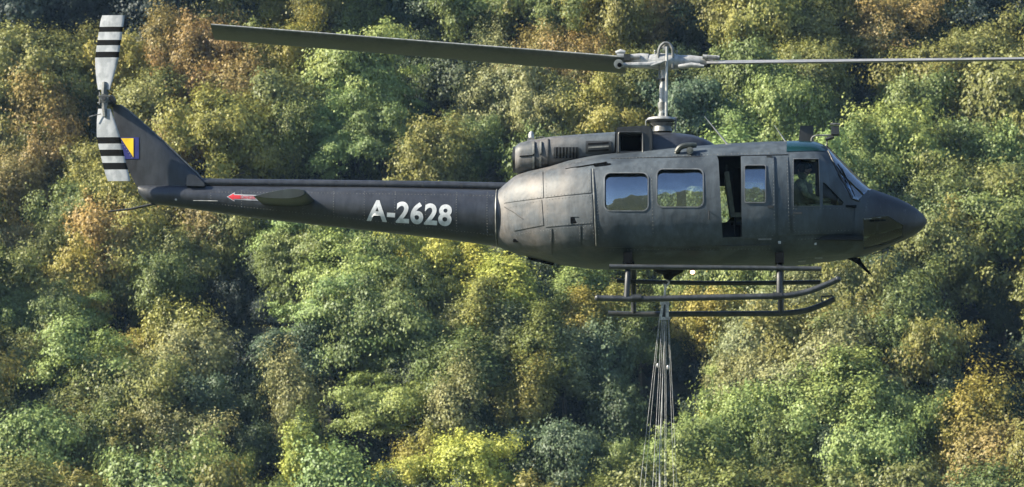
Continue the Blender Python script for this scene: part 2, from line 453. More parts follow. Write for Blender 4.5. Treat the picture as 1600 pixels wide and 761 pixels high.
def crown_and_trunk(seed, style):
    """crown about 3 m radius centred on the origin, trunk below it"""
    rng = np.random.default_rng(seed)
    P_ = dict(r=dict(nb=17, sub=7, rx=2.7, rz=2.5, cr=.52, flat=.8, leaf=.085, total=42000),
              f=dict(nb=15, sub=7, rx=2.8, rz=2.8, cr=.66, flat=.36, leaf=.075, total=42000),
              t=dict(nb=17, sub=7, rx=1.9, rz=3.5, cr=.45, flat=.95, leaf=.08, total=40000),
              s=dict(nb=15, sub=6, rx=2.3, rz=2.9, cr=.34, flat=1.35, leaf=.08, total=22000),
              d=dict(nb=14, sub=7, rx=2.8, rz=2.4, cr=.60, flat=.75, leaf=.098, total=34000))[style]
    rx, rz = P_['rx'], P_['rz']
    nb = P_['nb']
    B = rng.normal(size=(nb, 3)); B /= np.linalg.norm(B, axis=1, keepdims=True)
    B[:, 2] = np.where(B[:, 2] < -.3, -B[:, 2], B[:, 2])
    blen = rng.uniform(.45, 1.12, nb)
    cen = []; cr = []; bi = []
    for k in range(nb):
        e = B[k] * blen[k]
        for j in range(P_['sub']):
            t_ = rng.uniform(.55, 1.08)
            c_ = e * t_ + rng.normal(size=3) * np.array([.17, .17, .13])
            cen.append(c_ * np.array([rx, rx, rz])); cr.append(min(1.25, P_['cr'] * math.exp(rng.normal() * .45))); bi.append(k)
    for j in range(14):     # inner mass
        c_ = rng.normal(size=3) * .3; cen.append(c_ * np.array([rx, rx, rz])); cr.append(.9); bi.append(0)
    cen = np.array(cen); cr = np.array(cr); n = len(cen)
    if style in 'ts':      # narrower towards the top
        k = 1 - .5 * np.clip(cen[:, 2] / rz, 0, 1); cen[:, 0] *= k; cen[:, 1] *= k
    bhue = rng.random(nb)
    tot = P_['total']; wgt = cr ** 1.7; wgt /= wgt.sum()
    C_, N_, S_, LV, CV = [], [], [], [], []
    for i in range(n):
        m = max(12, int(tot * wgt[i]))
        d = cen[i] / (np.linalg.norm(cen[i]) + 1e-6)
        q = rng.normal(size=(m, 3)); q /= np.linalg.norm(q, axis=1, keepdims=True)
        ph = rng.uniform(0, 6, 3)
        bump_ = 1 + .34 * np.sin(q[:, 0] * 4.3 + ph[0]) * np.sin(q[:, 1] * 4.7 + ph[1]) + .22 * np.sin(q[:, 2] * 8 + ph[2])
        r = cr[i] * rng.uniform(.2, 1.0, m) ** .6 * bump_
        stray = rng.random(m) < .16
        r = np.where(stray, r * rng.uniform(1.1, 1.7, m), r)
        pos = q * r[:, None] * np.array([1, 1, P_['flat']])
        pos += d * (np.abs(pos @ d)[:, None] * .45)              # boughs reach outward
        if style == 'f': pos[:, 2] -= .22 * (pos[:, 0] ** 2 + pos[:, 1] ** 2)
        C_.append(cen[i] + pos)
        N_.append(q * 1.0 + d * .6 + rng.normal(size=(m, 3)) * .42 + np.array([0, 0, .35]))
        S_.append(P_['leaf'] * rng.uniform(.5, 1.3, m))
        LV.append(rng.random(m)); CV.append(np.clip(bhue[bi[i]] * .6 + rng.random() * .25 + rng.random(m) * .15, 0, 1))
    d = cen
    me = quads_mesh('crown', np.concatenate(C_), np.concatenate(N_), np.concatenate(S_), .62, np.concatenate(LV), np.concatenate(CV), rng)
    tb = MB(); zb = -P_['rz'] - 3.4
    tb.tube([(0, 0, zb), (.05, .02, zb + .5), (.1, .05, zb + 2.2), (.02, 0, -1.2), (-.05, .05, .3), (0, 0, 1.6)], [.30, .22, .17, .13, .08, .03], 8)
    for i in rng.choice(n, 16, replace=False):
        c = Vector(cen[i]); z0 = min(max(c.z - 1.8, zb + 2.4), .8)
        s0 = Vector((0, 0, z0)); mid = s0.lerp(c, .55) + Vector((0, 0, -.12 * c.length))
        tb.tube([s0, mid, c, c + (c - mid) * .4], [.075, .05, .028, .01], 5)
    tm = tb.mesh('trunk'); tm.materials.append(BARK); smooth_by_angle(tm, 60)
    return me, tm, -zb

VAR = {}
for st_, seeds in (('r', (1, 2, 3, 4, 5)), ('f', (11, 12, 13)), ('t', (21, 22, 23)), ('s', (31, 32)), ('d', (41, 42, 43))):
    VAR[st_] = [crown_and_trunk(s_, st_) for s_ in seeds]

COL = dict(Y=(.250, .228, .054), O=(.245, .185, .062), G=(.142, .172, .050), L=(.215, .265, .078), D=(.062, .085, .036), K=(.020, .032, .022),  # K: shade of the hollows and dark banks is put into the leaf colour
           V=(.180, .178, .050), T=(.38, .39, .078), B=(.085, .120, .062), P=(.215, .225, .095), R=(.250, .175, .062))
KIND = {'r': 'broadleaf_tree', 'f': 'feathery_tree', 't': 'tall_tree', 's': 'sparse_tree', 'd': 'dense_tree'}

# pixel x, pixel y of the crown's middle, crown radius in pixels, colour, habit | label
TREES = """
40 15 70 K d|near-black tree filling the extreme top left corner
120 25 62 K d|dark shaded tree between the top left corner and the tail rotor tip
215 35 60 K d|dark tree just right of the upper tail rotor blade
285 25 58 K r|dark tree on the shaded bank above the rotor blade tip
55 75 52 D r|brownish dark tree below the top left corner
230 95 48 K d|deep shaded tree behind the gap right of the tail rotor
352 22 46 V r|olive tree at the top edge directly above the rotor blade tip
405 18 50 Y r|yellow-olive tree at the top edge right of the blade tip
470 22 52 V f|drooping olive tree at the top edge above the left rotor blade
535 22 55 G r|mid green tree at the top edge over the left blade's middle
610 28 56 D d|dark green tree at the top edge over the left blade
680 20 54 D r|dark tree at the top edge third from the rotor mast
745 30 52 G d|dull green tree at the top edge over the inner half of the left blade
812 14 48 V r|olive tree with brown top at the top edge left of the rotor hub
868 30 52 G r|green tree touching the left blade near its root
925 18 50 Y r|yellow-green tree at the top edge left of the hub
975 50 46 V r|olive tree just above the blade root left of the hub
1020 18 46 O r|orange-brown tree at the top edge above the rotor hub
1075 45 50 D d|dark green tree right behind the top of the rotor hub
1125 15 48 V r|olive tree at the top edge right of the hub
1140 62 42 Y r|golden tree resting on the right blade's inner end
1190 38 50 Y r|yellow tree at the top edge above the right blade's inner third
1245 20 48 V r|olive tree at the top edge above the right blade
1262 68 42 V r|olive-brown tree sitting on the right blade below the top edge row
1308 28 50 V s|olive tree with bare dark limbs at the top edge
1362 18 50 Y r|dull gold tree at the top edge above the windshield
1400 60 48 O r|brown-orange tree above the right blade over the nose
1450 20 48 V r|olive tree at the top edge over the nose tip
1462 66 46 D r|dark shaded tree on the right blade over the nose tip
1520 28 52 K d|dark tree at the top edge near the right corner
1580 20 50 K d|near-black tree in the top right corner
1545 72 50 D r|dark tree resting on the outer end of the right blade
15 135 52 V r|olive tree cut by the left edge beside the tail rotor
70 120 52 V r|olive-brown rounded tree left of the upper tail rotor blade
118 150 46 G r|dull green tree left of the tail rotor hub
205 135 44 Y r|small yellowish tree right of the tail rotor hub
262 98 46 O r|tan-brown tree below the dark bank right of the tail rotor
318 120 52 R r|rust brown tree under the rotor blade tip
290 165 46 R r|rusty tree above the slope of the tail fin
372 95 50 G r|green tree directly under the outer left blade
425 118 48 Y r|yellow tree under the outer left blade
470 105 46 Y s|sparse golden tree under the left blade beside the bright green one
242 178 46 V r|olive tree just above the tail fin's leading edge
365 165 50 O r|ochre tree in the gold group above the tail boom's aft end
425 185 52 V d|grey-olive tree between the gold trees and the bright green tree
345 225 56 Y r|large golden tree above the front foot of the tail fin
408 245 44 Y r|golden tree on the tail boom right of the fin
458 235 42 G r|shaded green tree on the tail boom below the bright green ones
285 232 34 O r|small ochre tree between tail fin edge and golden tree
560 128 58 L f|bright green feathery tree below the left blade, tallest of its group
600 165 46 L f|bright green feathery tree right shoulder of the group above the boom
512 195 46 L f|light green feathery tree left of the group above the boom
530 238 48 L f|light green tree touching the tail boom above its middle
600 235 50 G f|soft mid green tree above the tail boom near the number
655 110 50 D d|dark green tree under the left blade right of the bright feathery tree
705 140 54 D d|dark tree in the shaded hollow under the left blade
660 185 52 K d|blackish tree in the hollow above the tail boom
745 185 50 D d|dark green tree left of the pale trees above the exhaust
680 250 46 V r|brown-green tree above the boom aft of the exhaust
750 248 44 G r|green tree directly behind the engine exhaust
785 118 40 P s|pale grey-green tree under the inner half of the left blade
742 215 34 P r|small pale tree above left of the engine exhaust
800 168 48 P r|pale olive tree above the exhaust with whitish leaves
850 125 44 O r|tan tree just below the left blade
905 130 46 O r|tan tree below the left blade near its root
855 185 44 P r|grey-green tree above the engine cowling
960 135 44 V r|olive tree immediately left of the rotor mast
900 190 40 Y r|yellow-green tree above the engine cowling
955 190 38 Y r|orange-yellow small tree left of the swashplate
1010 155 38 V r|green-olive tree beside the rotor mast, left side
1075 135 42 D r|dark green tree right of the rotor mast
1078 185 44 B d|blue-green tree right of the swashplate
1135 128 48 G r|green tree under the right blade near the whip antenna
1190 145 46 G r|green rounded tree under the right blade left of the gold patch
1245 128 42 Y r|golden patch tree under the right blade
1290 140 44 V r|olive tree under the right blade right of the gold patch
1340 125 44 K d|dark tree in the black hollow under the right blade
1325 205 44 D r|green-black tree just right of the roof probe
1352 185 42 K d|dark tree above the windshield
1145 200 42 L r|light green tree between the two whip antennas
1215 190 44 L r|light green tree above the cockpit roof left of the cutter blade
1275 195 40 G r|green tree directly behind the roof probe
1400 115 48 D r|shaded olive-green tree under the right blade over the nose
1455 130 50 V d|olive green tree under the outer right blade
1520 125 52 V r|olive tree under the right blade near the right edge
1585 130 50 V r|olive tree at the right edge under the blade
1395 165 42 D r|dark green tree above and right of the windshield
1440 190 52 G d|green tree above the nose, left in the tall right-hand group
1500 185 52 V t|tall yellow-olive tree in the right-hand group above the nose
1560 195 54 V d|large olive tree near the right edge above nose height
1350 250 42 L r|light green tree hugging the windshield
1400 245 50 L r|light olive tree above the nose cap
1455 262 50 G r|green tree at the upper right of the nose tip
1512 258 50 G d|green tree right of the nose and above its height
1572 262 50 L r|lighter green tree at the right edge level with the roof
20 190 50 V r|olive tree at the left edge level with the tail rotor hub
62 205 50 O r|brown-orange tree left of the lower tail rotor blade
112 225 44 D r|dark green tree beside the lower tail rotor blade
70 262 46 O r|ochre tree left of the lower tail rotor blade tip
15 250 48 V r|brownish olive tree cut by the left edge at fin height
125 268 40 Y r|yellowish tree touching the lower tail rotor blade tip
25 310 48 O r|tan-orange tree at the left edge below tail rotor height
88 300 46 D d|dark olive tree left of the tail skid tip
150 305 40 Y r|golden tree around the tip of the tail skid
40 350 44 K d|black shaded tree at the left edge under the tan trees
95 355 42 G r|green tree left below the tail skid
150 365 48 V r|olive tree below the tail skid tip
205 350 50 Y r|golden tree beneath the rear end of the tail boom
262 350 48 Y r|large golden tree below the boom under the tail skid root
318 362 46 O r|ochre tree below the stabilizer
375 375 44 V r|olive tree beneath the stabilizer, right of the ochre one
432 365 46 D r|dark tree right under the tail boom aft of the number
482 385 46 L f|light green feathery tree beneath the letter of the number
548 388 50 L f|bright feathery tree beneath the tail number
612 400 42 D d|dark tree under the boom right below the digits
20 400 46 O r|tan tree at the left edge halfway down
65 415 46 V r|olive tree left of the green feathery one
105 405 44 G f|green feathery tree at left middle
165 415 50 O r|ochre tree in the left middle group
225 405 48 Y r|yellow tree in the left middle group, below the golden pair
285 415 46 V r|olive tree below the golden pair under the boom
340 425 50 D r|dusky green tree below the ochre tree under the stabilizer
400 430 48 D r|dark green tree in the shaded hollow, upper left
450 420 40 G f|green tree at the rim of the shaded hollow
25 460 46 G r|green tree at the left edge below the tan trees
75 475 46 G f|fresh green feathery tree near the left edge
130 460 46 Y r|yellow-tan tree left of centre-left dark trunk
180 470 42 V r|olive tree above the big round pale tree
240 478 48 G r|mid green tree above the big round pale tree
300 480 50 D d|dark tree in the shaded hollow above the round pale tree
365 490 50 K d|blackish tree in the middle of the shaded hollow
425 495 44 K r|black-blue tree at the right of the shaded hollow
505 430 44 G f|green layered tree right of the shaded hollow
545 470 50 L f|light green layered tree below the tail number
595 450 46 G f|green layered tree left of the bright yellow tree
665 400 42 T f|bright yellow-green boughs just under the boom joint
720 405 40 T r|yellow-green tree touching the fuselage underside
705 445 40 G t|slim green tree in front of the bright yellow tree
745 440 42 T t|tall bright yellow-green tree below the engine bay
790 475 44 T t|bright yellow-lime tree right half of the yellow group
655 490 50 G f|soft green rounded tree below the yellow boughs
810 420 42 D d|dark green tree under the fuselage right of the yellow tree
855 440 44 D d|shaded tree under the belly left of the skid ends
850 500 42 B r|blue-green tree between the yellow and the lime trees
905 480 42 L t|light green pointed tree just left of the near skid's rear end
915 535 48 Y r|yellow-lime tree below the rear end of the skids
965 455 36 D r|dark green tree behind the rear cross tube
1000 540 44 G r|green tree left of the sling lines
965 510 38 Y r|lime tree below the rear part of the skids
1065 470 42 L r|light green tree seen through the skids right of the sling
1130 460 42 G r|green tree behind the middle of the skids
1190 440 42 L r|light green tree behind the front cross tube
1085 510 38 Y r|orange-tinged yellow tree just below the skid right of the sling
1140 520 46 Y r|yellow-green tree below the skids
1200 510 46 P r|pale green tree below the front part of the skids
1255 450 42 G r|green tree seen between the skid tips
1262 500 46 P r|grey-green tree under the skid toes
1320 440 40 L r|light green tree right behind the skid toes
1340 490 46 V r|olive-green tree right of the skid toes
1375 400 38 D r|dark green tree under the chin window
1410 440 46 D d|dark tree below the nose
1375 460 42 B r|blue-green shrubby tree between skid toes and the dark tree below the nose
1445 400 42 G r|green tree just under the nose tip
1475 340 46 G r|green tree right in front of the nose tip
1530 320 50 V d|olive-green tree right of the nose at its height
1588 330 46 G r|green tree at the right edge level with the nose
1500 385 46 V r|olive-tan tree below right of the nose
1555 390 46 G d|green tree near the right edge below nose height
1475 440 46 V r|tan-green rounded tree below right of the nose
1535 450 48 D r|dark green tree right of the tan-green one
1590 440 46 K r|dark tree cut by the right edge at skid height
1420 500 44 G r|green tree in the middle of the right slope
1480 500 42 K d|black hollow tree on the right slope
1545 510 46 D d|dark tree near the right edge in the lower half
25 520 44 G r|green tree at the left edge in the lower half
80 535 46 G f|feathery green tree low at left
130 525 40 L f|lighter feathery tree left of the dark gap
185 520 34 K s|dark tree in the small black gap at left
225 560 48 Y r|left part of the large pale round tree group
275 575 54 Y r|large pale round tree at lower left
325 585 46 P r|right shoulder tree of the pale round group
378 560 46 K d|dark tree right of the pale round group
30 585 44 V r|olive tree low at the left edge
85 600 48 D r|shaded tree low at left
140 600 50 L f|soft green feathery tree beside the pale round group
20 645 46 D d|dark tree at the lower left edge
75 665 46 D r|dark green tree above the lower left corner
145 655 46 G r|green tree below the feathery one at lower left
205 650 44 V r|olive tree under the pale round group
265 655 46 V r|olive tree beneath the pale round tree, centre
330 650 50 B d|blue-green tree below the pale group's right shoulder
395 630 42 D d|dark tree left of the spiky pale tree
455 645 44 P s|spiky pale cream-leaved tree standing in dark shade
495 695 34 G s|small green tree right below the spiky pale tree
475 560 46 B f|blue-green feathery tree above the spiky pale tree
520 530 48 L f|light green drooping tree left of the fern-like boughs
590 535 50 G f|green layered tree in the centre-left below the boom
650 555 48 G f|green tree below the soft rounded one
700 520 44 V r|olive tree below the yellow group
752 530 46 Y r|yellow-green tree under the bright yellow group
800 545 44 P r|pale speckled tree under the yellow group
560 600 46 D d|shaded tree under the layered green boughs
610 645 46 L f|layered light green bough tree hanging over the dark hollow
540 655 46 K d|dark tree in the hollow right of the spiky pale tree
590 715 44 K d|black tree in the hollow near the bottom edge
670 615 50 D f|dark green feathery tree in lower centre
730 600 46 G r|green tree in lower centre below the yellow ones
790 615 48 D r|dim green tree in lower centre
850 570 46 G r|green tree left of the pale lime tree in lower centre
885 600 46 P r|pale lime tree in lower centre
945 590 46 B d|blue-green tree left of the sling lines, lower half
715 665 46 P s|pale yellow-green sparse tree in lower centre
765 680 42 D d|dark purple-green tree right of the sparse pale tree
840 645 44 Y s|yellow sparse tree in lower centre
900 660 48 K d|blackish tree near the bottom left of the sling
955 680 48 D d|dark tree beside the lower sling lines
820 720 50 D d|dark tree at the bottom edge in the centre
890 735 46 B d|blue-green tree at the bottom edge left of the sling
1055 570 40 D d|dark green tree directly right of the sling lines
1100 590 46 K d|black shaded tree in the hollow right of the sling
1040 640 46 K d|dark tree behind the lower end of the sling lines
1110 655 42 D d|dark blue-green tree at the foot of the right hollow
1125 605 32 L f|light layered bough in front of the black hollow
1180 570 46 P r|pale grey-green tree right of the black hollow
1165 640 44 P r|pale green tree below the grey-green one beside the hollow
1235 560 48 V r|olive tree in the middle of the lower right slope
1240 620 46 P r|grey-leaved tree at the centre of the lower right slope
1290 545 44 G r|green tree under the skid toes further down
1305 605 46 P r|pale tree in front of the dark notch on the right slope
1345 560 44 V r|olive green tree right of the dark notch
1405 565 48 G r|green tree above the bright lower right crowns
1465 560 46 V d|olive tree right of centre on the right slope
1530 575 48 K d|dark tree in the shade at right
1590 570 44 K d|dark tree at the right edge in the shade
1480 620 44 D r|dark green tree above the ochre tree
1550 640 46 D d|dark tree above right of the ochre tree
1595 690 40 K d|dark tree at the right edge beside the ochre tree
40 715 48 L r|light olive tree near the bottom left corner
105 725 44 V s|sparse olive tree at the bottom edge left
170 715 46 G r|green tree at the bottom edge left of the grey-olive one
225 720 46 V r|grey-olive tree at the bottom edge
290 725 46 P r|grey tree at the bottom edge under the pale group
345 755 38 L r|bright green crown poking up at the bottom edge
400 715 42 D d|dark tree at the bottom edge left of the lime tree
478 748 40 T s|bright lime yellow tree at the bottom edge
535 745 36 D d|dark tree at the bottom right of the lime tree
620 752 40 T r|yellow-lime tree at the bottom edge, left of a pair
680 740 38 Y r|yellow-green tree at the bottom edge between two lime ones
735 750 38 T r|yellow-lime tree at the bottom edge, right of a pair
975 755 40 G r|green tree at the bottom edge where the sling ends
1030 745 42 L r|lime-green tree behind the lowest piece of the sling
1085 735 46 L r|bright green tree at the bottom right of the sling
1120 690 32 T r|small bright tree crowning the group right of the sling
1155 705 48 L r|light green tree in the bright lower right group
1215 680 48 L r|light green tree in the bright group below the grey-leaved one
1275 665 48 L t|bright green tree in the middle of the lower right group
1335 660 48 L t|yellow-green upright tree in the lower right group
1395 655 48 L r|bright broad tree at the top of the lower right group
1445 680 42 G r|green tree left of the ochre tree
1225 745 48 G r|green tree at the bottom edge, lower right
1290 735 46 B r|blue-green tree at the bottom edge, lower right
1355 730 48 L r|light green tree at the bottom edge, lower right
1410 745 42 D r|dark green tree at the bottom edge left of the ochre tree
1460 748 38 Y r|yellow tree at the bottom edge touching the ochre tree
1515 690 52 Y s|tall ochre-yellow tree with bare twigs at lower right
1560 745 46 O r|ochre tree in the bottom right corner
"""
def slope_point(px, py, up):
    d = ray(px, py); t = 150.0
    for _ in range(600):
        p = CAM + d * t
        if p.z <= hz(p.x, p.y) + up: break
        t += .25
    return p
GAPS = [(float(l.split()[0]), float(l.split()[1])) for l in TREES.strip().split('\n') if l.split()[3] == 'K' and float(l.split()[1]) > 110]
rnd = random.Random(5)
count = {}
def plant(px, py, rpx, col, sty, label, group=None):
    if 600 < px < 1010 and 380 < py < 660 and sty == 'r' and col in 'LYTGP': sty = 't'
    if col != 'K' and group is None:
        for a_, b_ in GAPS:
            d_ = math.hypot(px - a_, py - b_)
            if 0 < d_ < 70: px += (px - a_) / d_ * 16; py += (py - b_) / d_ * 16
    near_gap = any(abs(px - a_) < 62 and abs(py - b_) < 55 and (px, py) != (a_, b_) for a_, b_ in GAPS)
    var = VAR[sty]; i = count.get(sty, rnd.randrange(9)); count[sty] = i + 1
    cm, tm, root_d = var[i % len(var)]
    high = col == 'K' and py < 100 and (px < 400 or px > 1450)
    R_ = rpx / 27.5
    s_ = R_ / 2.75
    if high: s_ *= 1.5
    if near_gap and col not in 'K': s_ *= .84
    if sty == 't': s_ *= 1.12
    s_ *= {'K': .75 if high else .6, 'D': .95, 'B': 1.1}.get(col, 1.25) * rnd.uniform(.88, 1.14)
    up = 3.9 * s_
    c = slope_point(px, py, up * {'K': 1.0 if high else .3, 'D': .65, 'T': 1.65, 'L': 1.25}.get(col, 1.15))
    t = thing(KIND[sty], label, 'tree', (c.x, c.y, c.z - root_d * s_ * 1.0 + 0), rnd.uniform(0, 2 * pi), group)
    g = hz(c.x, c.y) - .3
    t.location.z = g
    hgt = c.z - g
    sz = s_ * (rnd.uniform(.85, 1.0) if sty == 't' else rnd.uniform(1.1, 1.5))
    co = bpy.data.objects.new('crown', cm); C.objects.link(co); co.parent = t; co.location = (0, 0, hgt); co.scale = (s_ * rnd.uniform(.86, 1.2), s_ * rnd.uniform(.86, 1.2), sz); co.rotation_euler = (rnd.uniform(-.14, .14), rnd.uniform(-.14, .14), 0)
    to = bpy.data.objects.new('trunk', tm); C.objects.link(to); to.parent = t; to.location = (0, 0, hgt); to.scale = (s_, s_, hgt / root_d)
    b = COL[col]; j = rnd.uniform(.88, 1.14); h = rnd.uniform(-.08, .08)
    co.color = (b[0] * j * (1 + h), b[1] * j, b[2] * j * (1 - h), 1)
    return t
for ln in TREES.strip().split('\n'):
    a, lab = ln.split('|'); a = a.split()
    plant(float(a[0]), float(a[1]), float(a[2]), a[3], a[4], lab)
# the slope goes on behind the fuselage and past the frame's edges
for px, py, c_ in ((850, 300, 'G'), (920, 345, 'V'), (990, 300, 'G'), (1060, 350, 'L'), (1130, 300, 'L'), (1135, 345, 'L'), (1190, 310, 'L'), (1190, 350, 'Y'), (1260, 300, 'L'), (1275, 350, 'G'), (1320, 340, 'G'), (1400, 330, 'D'), (880, 390, 'D'), (960, 395, 'G'), (1080, 410, 'G'), (1180, 395, 'L'), (1290, 400, 'G')):
    plant(px, py, 52, c_, 'r', 'green tree covered by the helicopter cabin, glimpsed through its windows', 'trees behind the cabin')
for k in range(9):
    for sx_, lab in ((-70, 'green tree of the slope just past the left edge'), (1670, 'green tree of the slope just past the right edge')):
        plant(sx_, 20 + 90 * k, 62, rnd.choice('GDVV'), 'r', lab, 'trees past the picture edges')
for k in range(17):
    plant(100 * k, -55, 60, rnd.choice('DVVGO'), 'd', 'tree of the slope just above the top edge', 'trees above the picture')
    plant(100 * k + 30, 830, 58, rnd.choice('GDLGV'), 'r', 'tree of the slope just below the bottom edge', 'trees below the picture')

# low growth filling the gaps between the trees
def undergrowth():
    rng = np.random.default_rng(77)
    n = 2600
    x = rng.uniform(-48, 48, n); y = rng.uniform(172, 245, n)
    C_, N_, S_, LV, CV = [], [], [], [], []
    for i in range(n):
        r = rng.uniform(.5, 1.5); m = int(34 * r)
        q = rng.normal(size=(m, 3)); q /= np.linalg.norm(q, axis=1, keepdims=True); q[:, 2] = abs(q[:, 2])
        c = np.array([x[i], y[i], hz(x[i], y[i])])
        C_.append(c + q * r * rng.uniform(.5, 1, (m, 1)) * np.array([1, 1, .9]))
        N_.append(q + rng.normal(size=(m, 3)) * .5); S_.append(.17 * rng.uniform(.6, 1.2, m)); LV.append(rng.random(m)); CV.append(np.full(m, rng.random()))
    return quads_mesh('undergrowth', np.concatenate(C_), np.concatenate(N_), np.concatenate(S_), .6, np.concatenate(LV), np.concatenate(CV), rng)
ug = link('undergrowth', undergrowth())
ug.color = (.016, .026, .018, 1)  # deep shade between the trees is put into this leaf colour
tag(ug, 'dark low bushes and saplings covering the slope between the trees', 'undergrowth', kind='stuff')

# the air between the camera and the slope
hm_ = MB(); hm_.box((0, -100, 76), (900, 1100, 186)); hzm = hm_.mesh('haze')
hmat = bpy.data.materials.new('air'); hmat.use_nodes = True; hn = hmat.node_tree; hn.nodes.clear()
ho = hn.nodes.new('ShaderNodeOutputMaterial'); hv = hn.nodes.new('ShaderNodeVolumePrincipled')
hv.inputs['Color'].default_value = (.42, .66, 1, 1); hv.inputs['Density'].default_value = HAZE; hv.inputs['Anisotropy'].default_value = .2
hn.links.new(hv.outputs[0], ho.inputs['Volume'])
tag(link('haze', hzm, hmat), 'thin blue valley haze', 'haze', kind='stuff')
# ================================================================== HELICOPTER
class Loft:
    """a skin through stations (px x, px top, px bottom, half width m): superellipse sections"""
    def __init__(s, st, nt=2.6, nb=2.8, k=0.47, sm=0.05):
        X = []; T = []; B = []; W = []
        for px, t, b, hw in st:
            a = P(px, t); c = P(px, b)
            X.append((a.x + c.x) / 2); T.append(a.z); B.append(c.z); W.append(hw)
        s.x0, s.x1 = X[0], X[-1]
        xs = np.arange(s.x0 - 0.3, s.x1 + 0.3, 0.01)
        def sm_(v):
            y = np.interp(xs, X, v)
            y = np.where(xs < s.x0, v[0] + (v[1] - v[0]) / (X[1] - X[0]) * (xs - X[0]), y)
            y = np.where(xs > s.x1, v[-1] + (v[-1] - v[-2]) / (X[-1] - X[-2]) * (xs - X[-1]), y)
            k_ = max(1, int(sm / 0.01)); ker = np.ones(2 * k_ + 1) / (2 * k_ + 1)
            return np.convolve(np.pad(y, k_, mode='edge'), ker, 'valid')
        s.xs = xs; s.T = sm_(T); s.B = sm_(B); s.W = sm_(W)
        s.nt, s.nb, s.k = nt, nb, k
    def at(s, x):
        return (float(np.interp(x, s.xs, s.T)), float(np.interp(x, s.xs, s.B)), float(np.interp(x, s.xs, s.W)))
    def half(s, x, z):
        t, b, w = s.at(x); zc = b + s.k * (t - b)
        if z >= zc: u = (z - zc) / max(t - zc, 1e-4); n = s.nt
        else: u = (zc - z) / max(zc - b, 1e-4); n = s.nb
        u = min(u, 0.999)
        return max(w, 0) * (1 - u ** n) ** (1 / n)
    def mesh(s, off=0.0, x0=None, x1=None, N=90, K=64):
        x0 = s.x0 if x0 is None else x0; x1 = s.x1 if x1 is None else x1
        v = []; f = []
        for i in range(N + 1):
            x = x0 + (x1 - x0) * i / N
            t, b, w = s.at(x); t += off; b -= off; w = max(w + off, 0.004)
            if t - b < 0.01: m_ = (t + b) / 2; t = m_ + 0.005; b = m_ - 0.005
            zc = b + s.k * (t - b)
            for j in range(K):
                a = 2 * pi * (j + 0.5) / K
                ca, sa = cos(a), sin(a)
                n = s.nt if sa > 0 else s.nb
                y = w * math.copysign(abs(ca) ** (2 / n), ca)
                z = zc + (t - zc if sa > 0 else zc - b) * math.copysign(abs(sa) ** (2 / n), sa)
                v.append((x, y, z))
        for i in range(N):
            for j in range(K):
                a, b_ = i * K + j, i * K + (j + 1) % K
                f.append((a, b_, b_ + K, a + K))
        f.append(tuple(range(K - 1, -1, -1))); f.append(tuple(range(N * K, N * K + K)))
        me = me_from('loft', v, f)
        bm = bmesh.new(); bm.from_mesh(me); bmesh.ops.recalc_face_normals(bm, faces=bm.faces[:]); bm.to_mesh(me); bm.free()
        return me
    def S(s, px, py, off=0.0, side=-1):
        y = side * 0.8
        for _ in range(8):
            p = P(px, py, y); y = side * (s.half(p.x, p.z) + off)
        p = P(px, py, y); return p

def boolean(me, cutters, op='DIFFERENCE'):
    o = bpy.data.objects.new('tmp', me); C.objects.link(o)
    tmp = [o]
    for c in cutters:
        co = bpy.data.objects.new('tmpc', c); C.objects.link(co); tmp.append(co)
        md = o.modifiers.new('b', 'BOOLEAN'); md.operation = op; md.object = co; md.solver = 'EXACT'
    dg = bpy.context.evaluated_depsgraph_get()
    out = bpy.data.meshes.new_from_object(o.evaluated_get(dg))
    for t in tmp: bpy.data.objects.remove(t)
    return out

heli = thing('helicopter', 'dark camouflaged military helicopter hovering before the wooded slope, side door slid open', 'helicopter', HELI, YAW)

BODY = Loft([(780, 297, 386, .40), (790, 288, 390, .47), (806, 275, 396, .60), (830, 268, 402, .76), (860, 262, 410, .94),
             (890, 253, 415, 1.08), (926, 246, 419, 1.19), (960, 242, 420, 1.25), (1050, 234, 420, 1.27), (1140, 227, 419, 1.27),
             (1200, 224, 418, 1.26), (1245, 223, 414, 1.20), (1275, 224, 410, 1.12), (1292, 231, 408, 1.06), (1310, 249, 406, .99),
             (1335, 274, 403, .88), (1356, 295, 397, .77), (1380, 303, 388, .66), (1400, 310, 380, .55), (1420, 319, 372, .42),
             (1434, 328, 364, .29), (1443, 336, 357, .17), (1448, 343, 349, .04)], 2.7, 2.5, 0.46, 0.05)
BOOM = Loft([(216, 290, 301, .05), (222, 290, 310, .09), (235, 290, 318, .13), (260, 290, 321, .16), (310, 290, 328, .20), (400, 291, 341, .25),
             (500, 292, 352, .31), (600, 293, 363, .36), (700, 295, 374, .41), (784, 297, 386, .44)], 2.1, 2.1, 0.5, 0.06)

def rr(x0, y0, x1, y1, r=8, n=5, sk=0.0):
    out = []
    for cx, cy, a0 in ((x1 - r, y0 + r, -90), (x1 - r, y1 - r, 0), (x0 + r, y1 - r, 90), (x0 + r, y0 + r, 180)):
        for k in range(n + 1):
            a = radians(a0 + 90 * k / n)
            px, py = cx + r * cos(a), cy + r * sin(a)
            out.append((px + sk * (py - y0), py))
    return out

def outline(pts, loft=BODY, dx=0.0):
    res = []
    for px, py in pts:
        p = loft.S(px, py); res.append(Vector((p.x + dx, 0, p.z)))
    return res

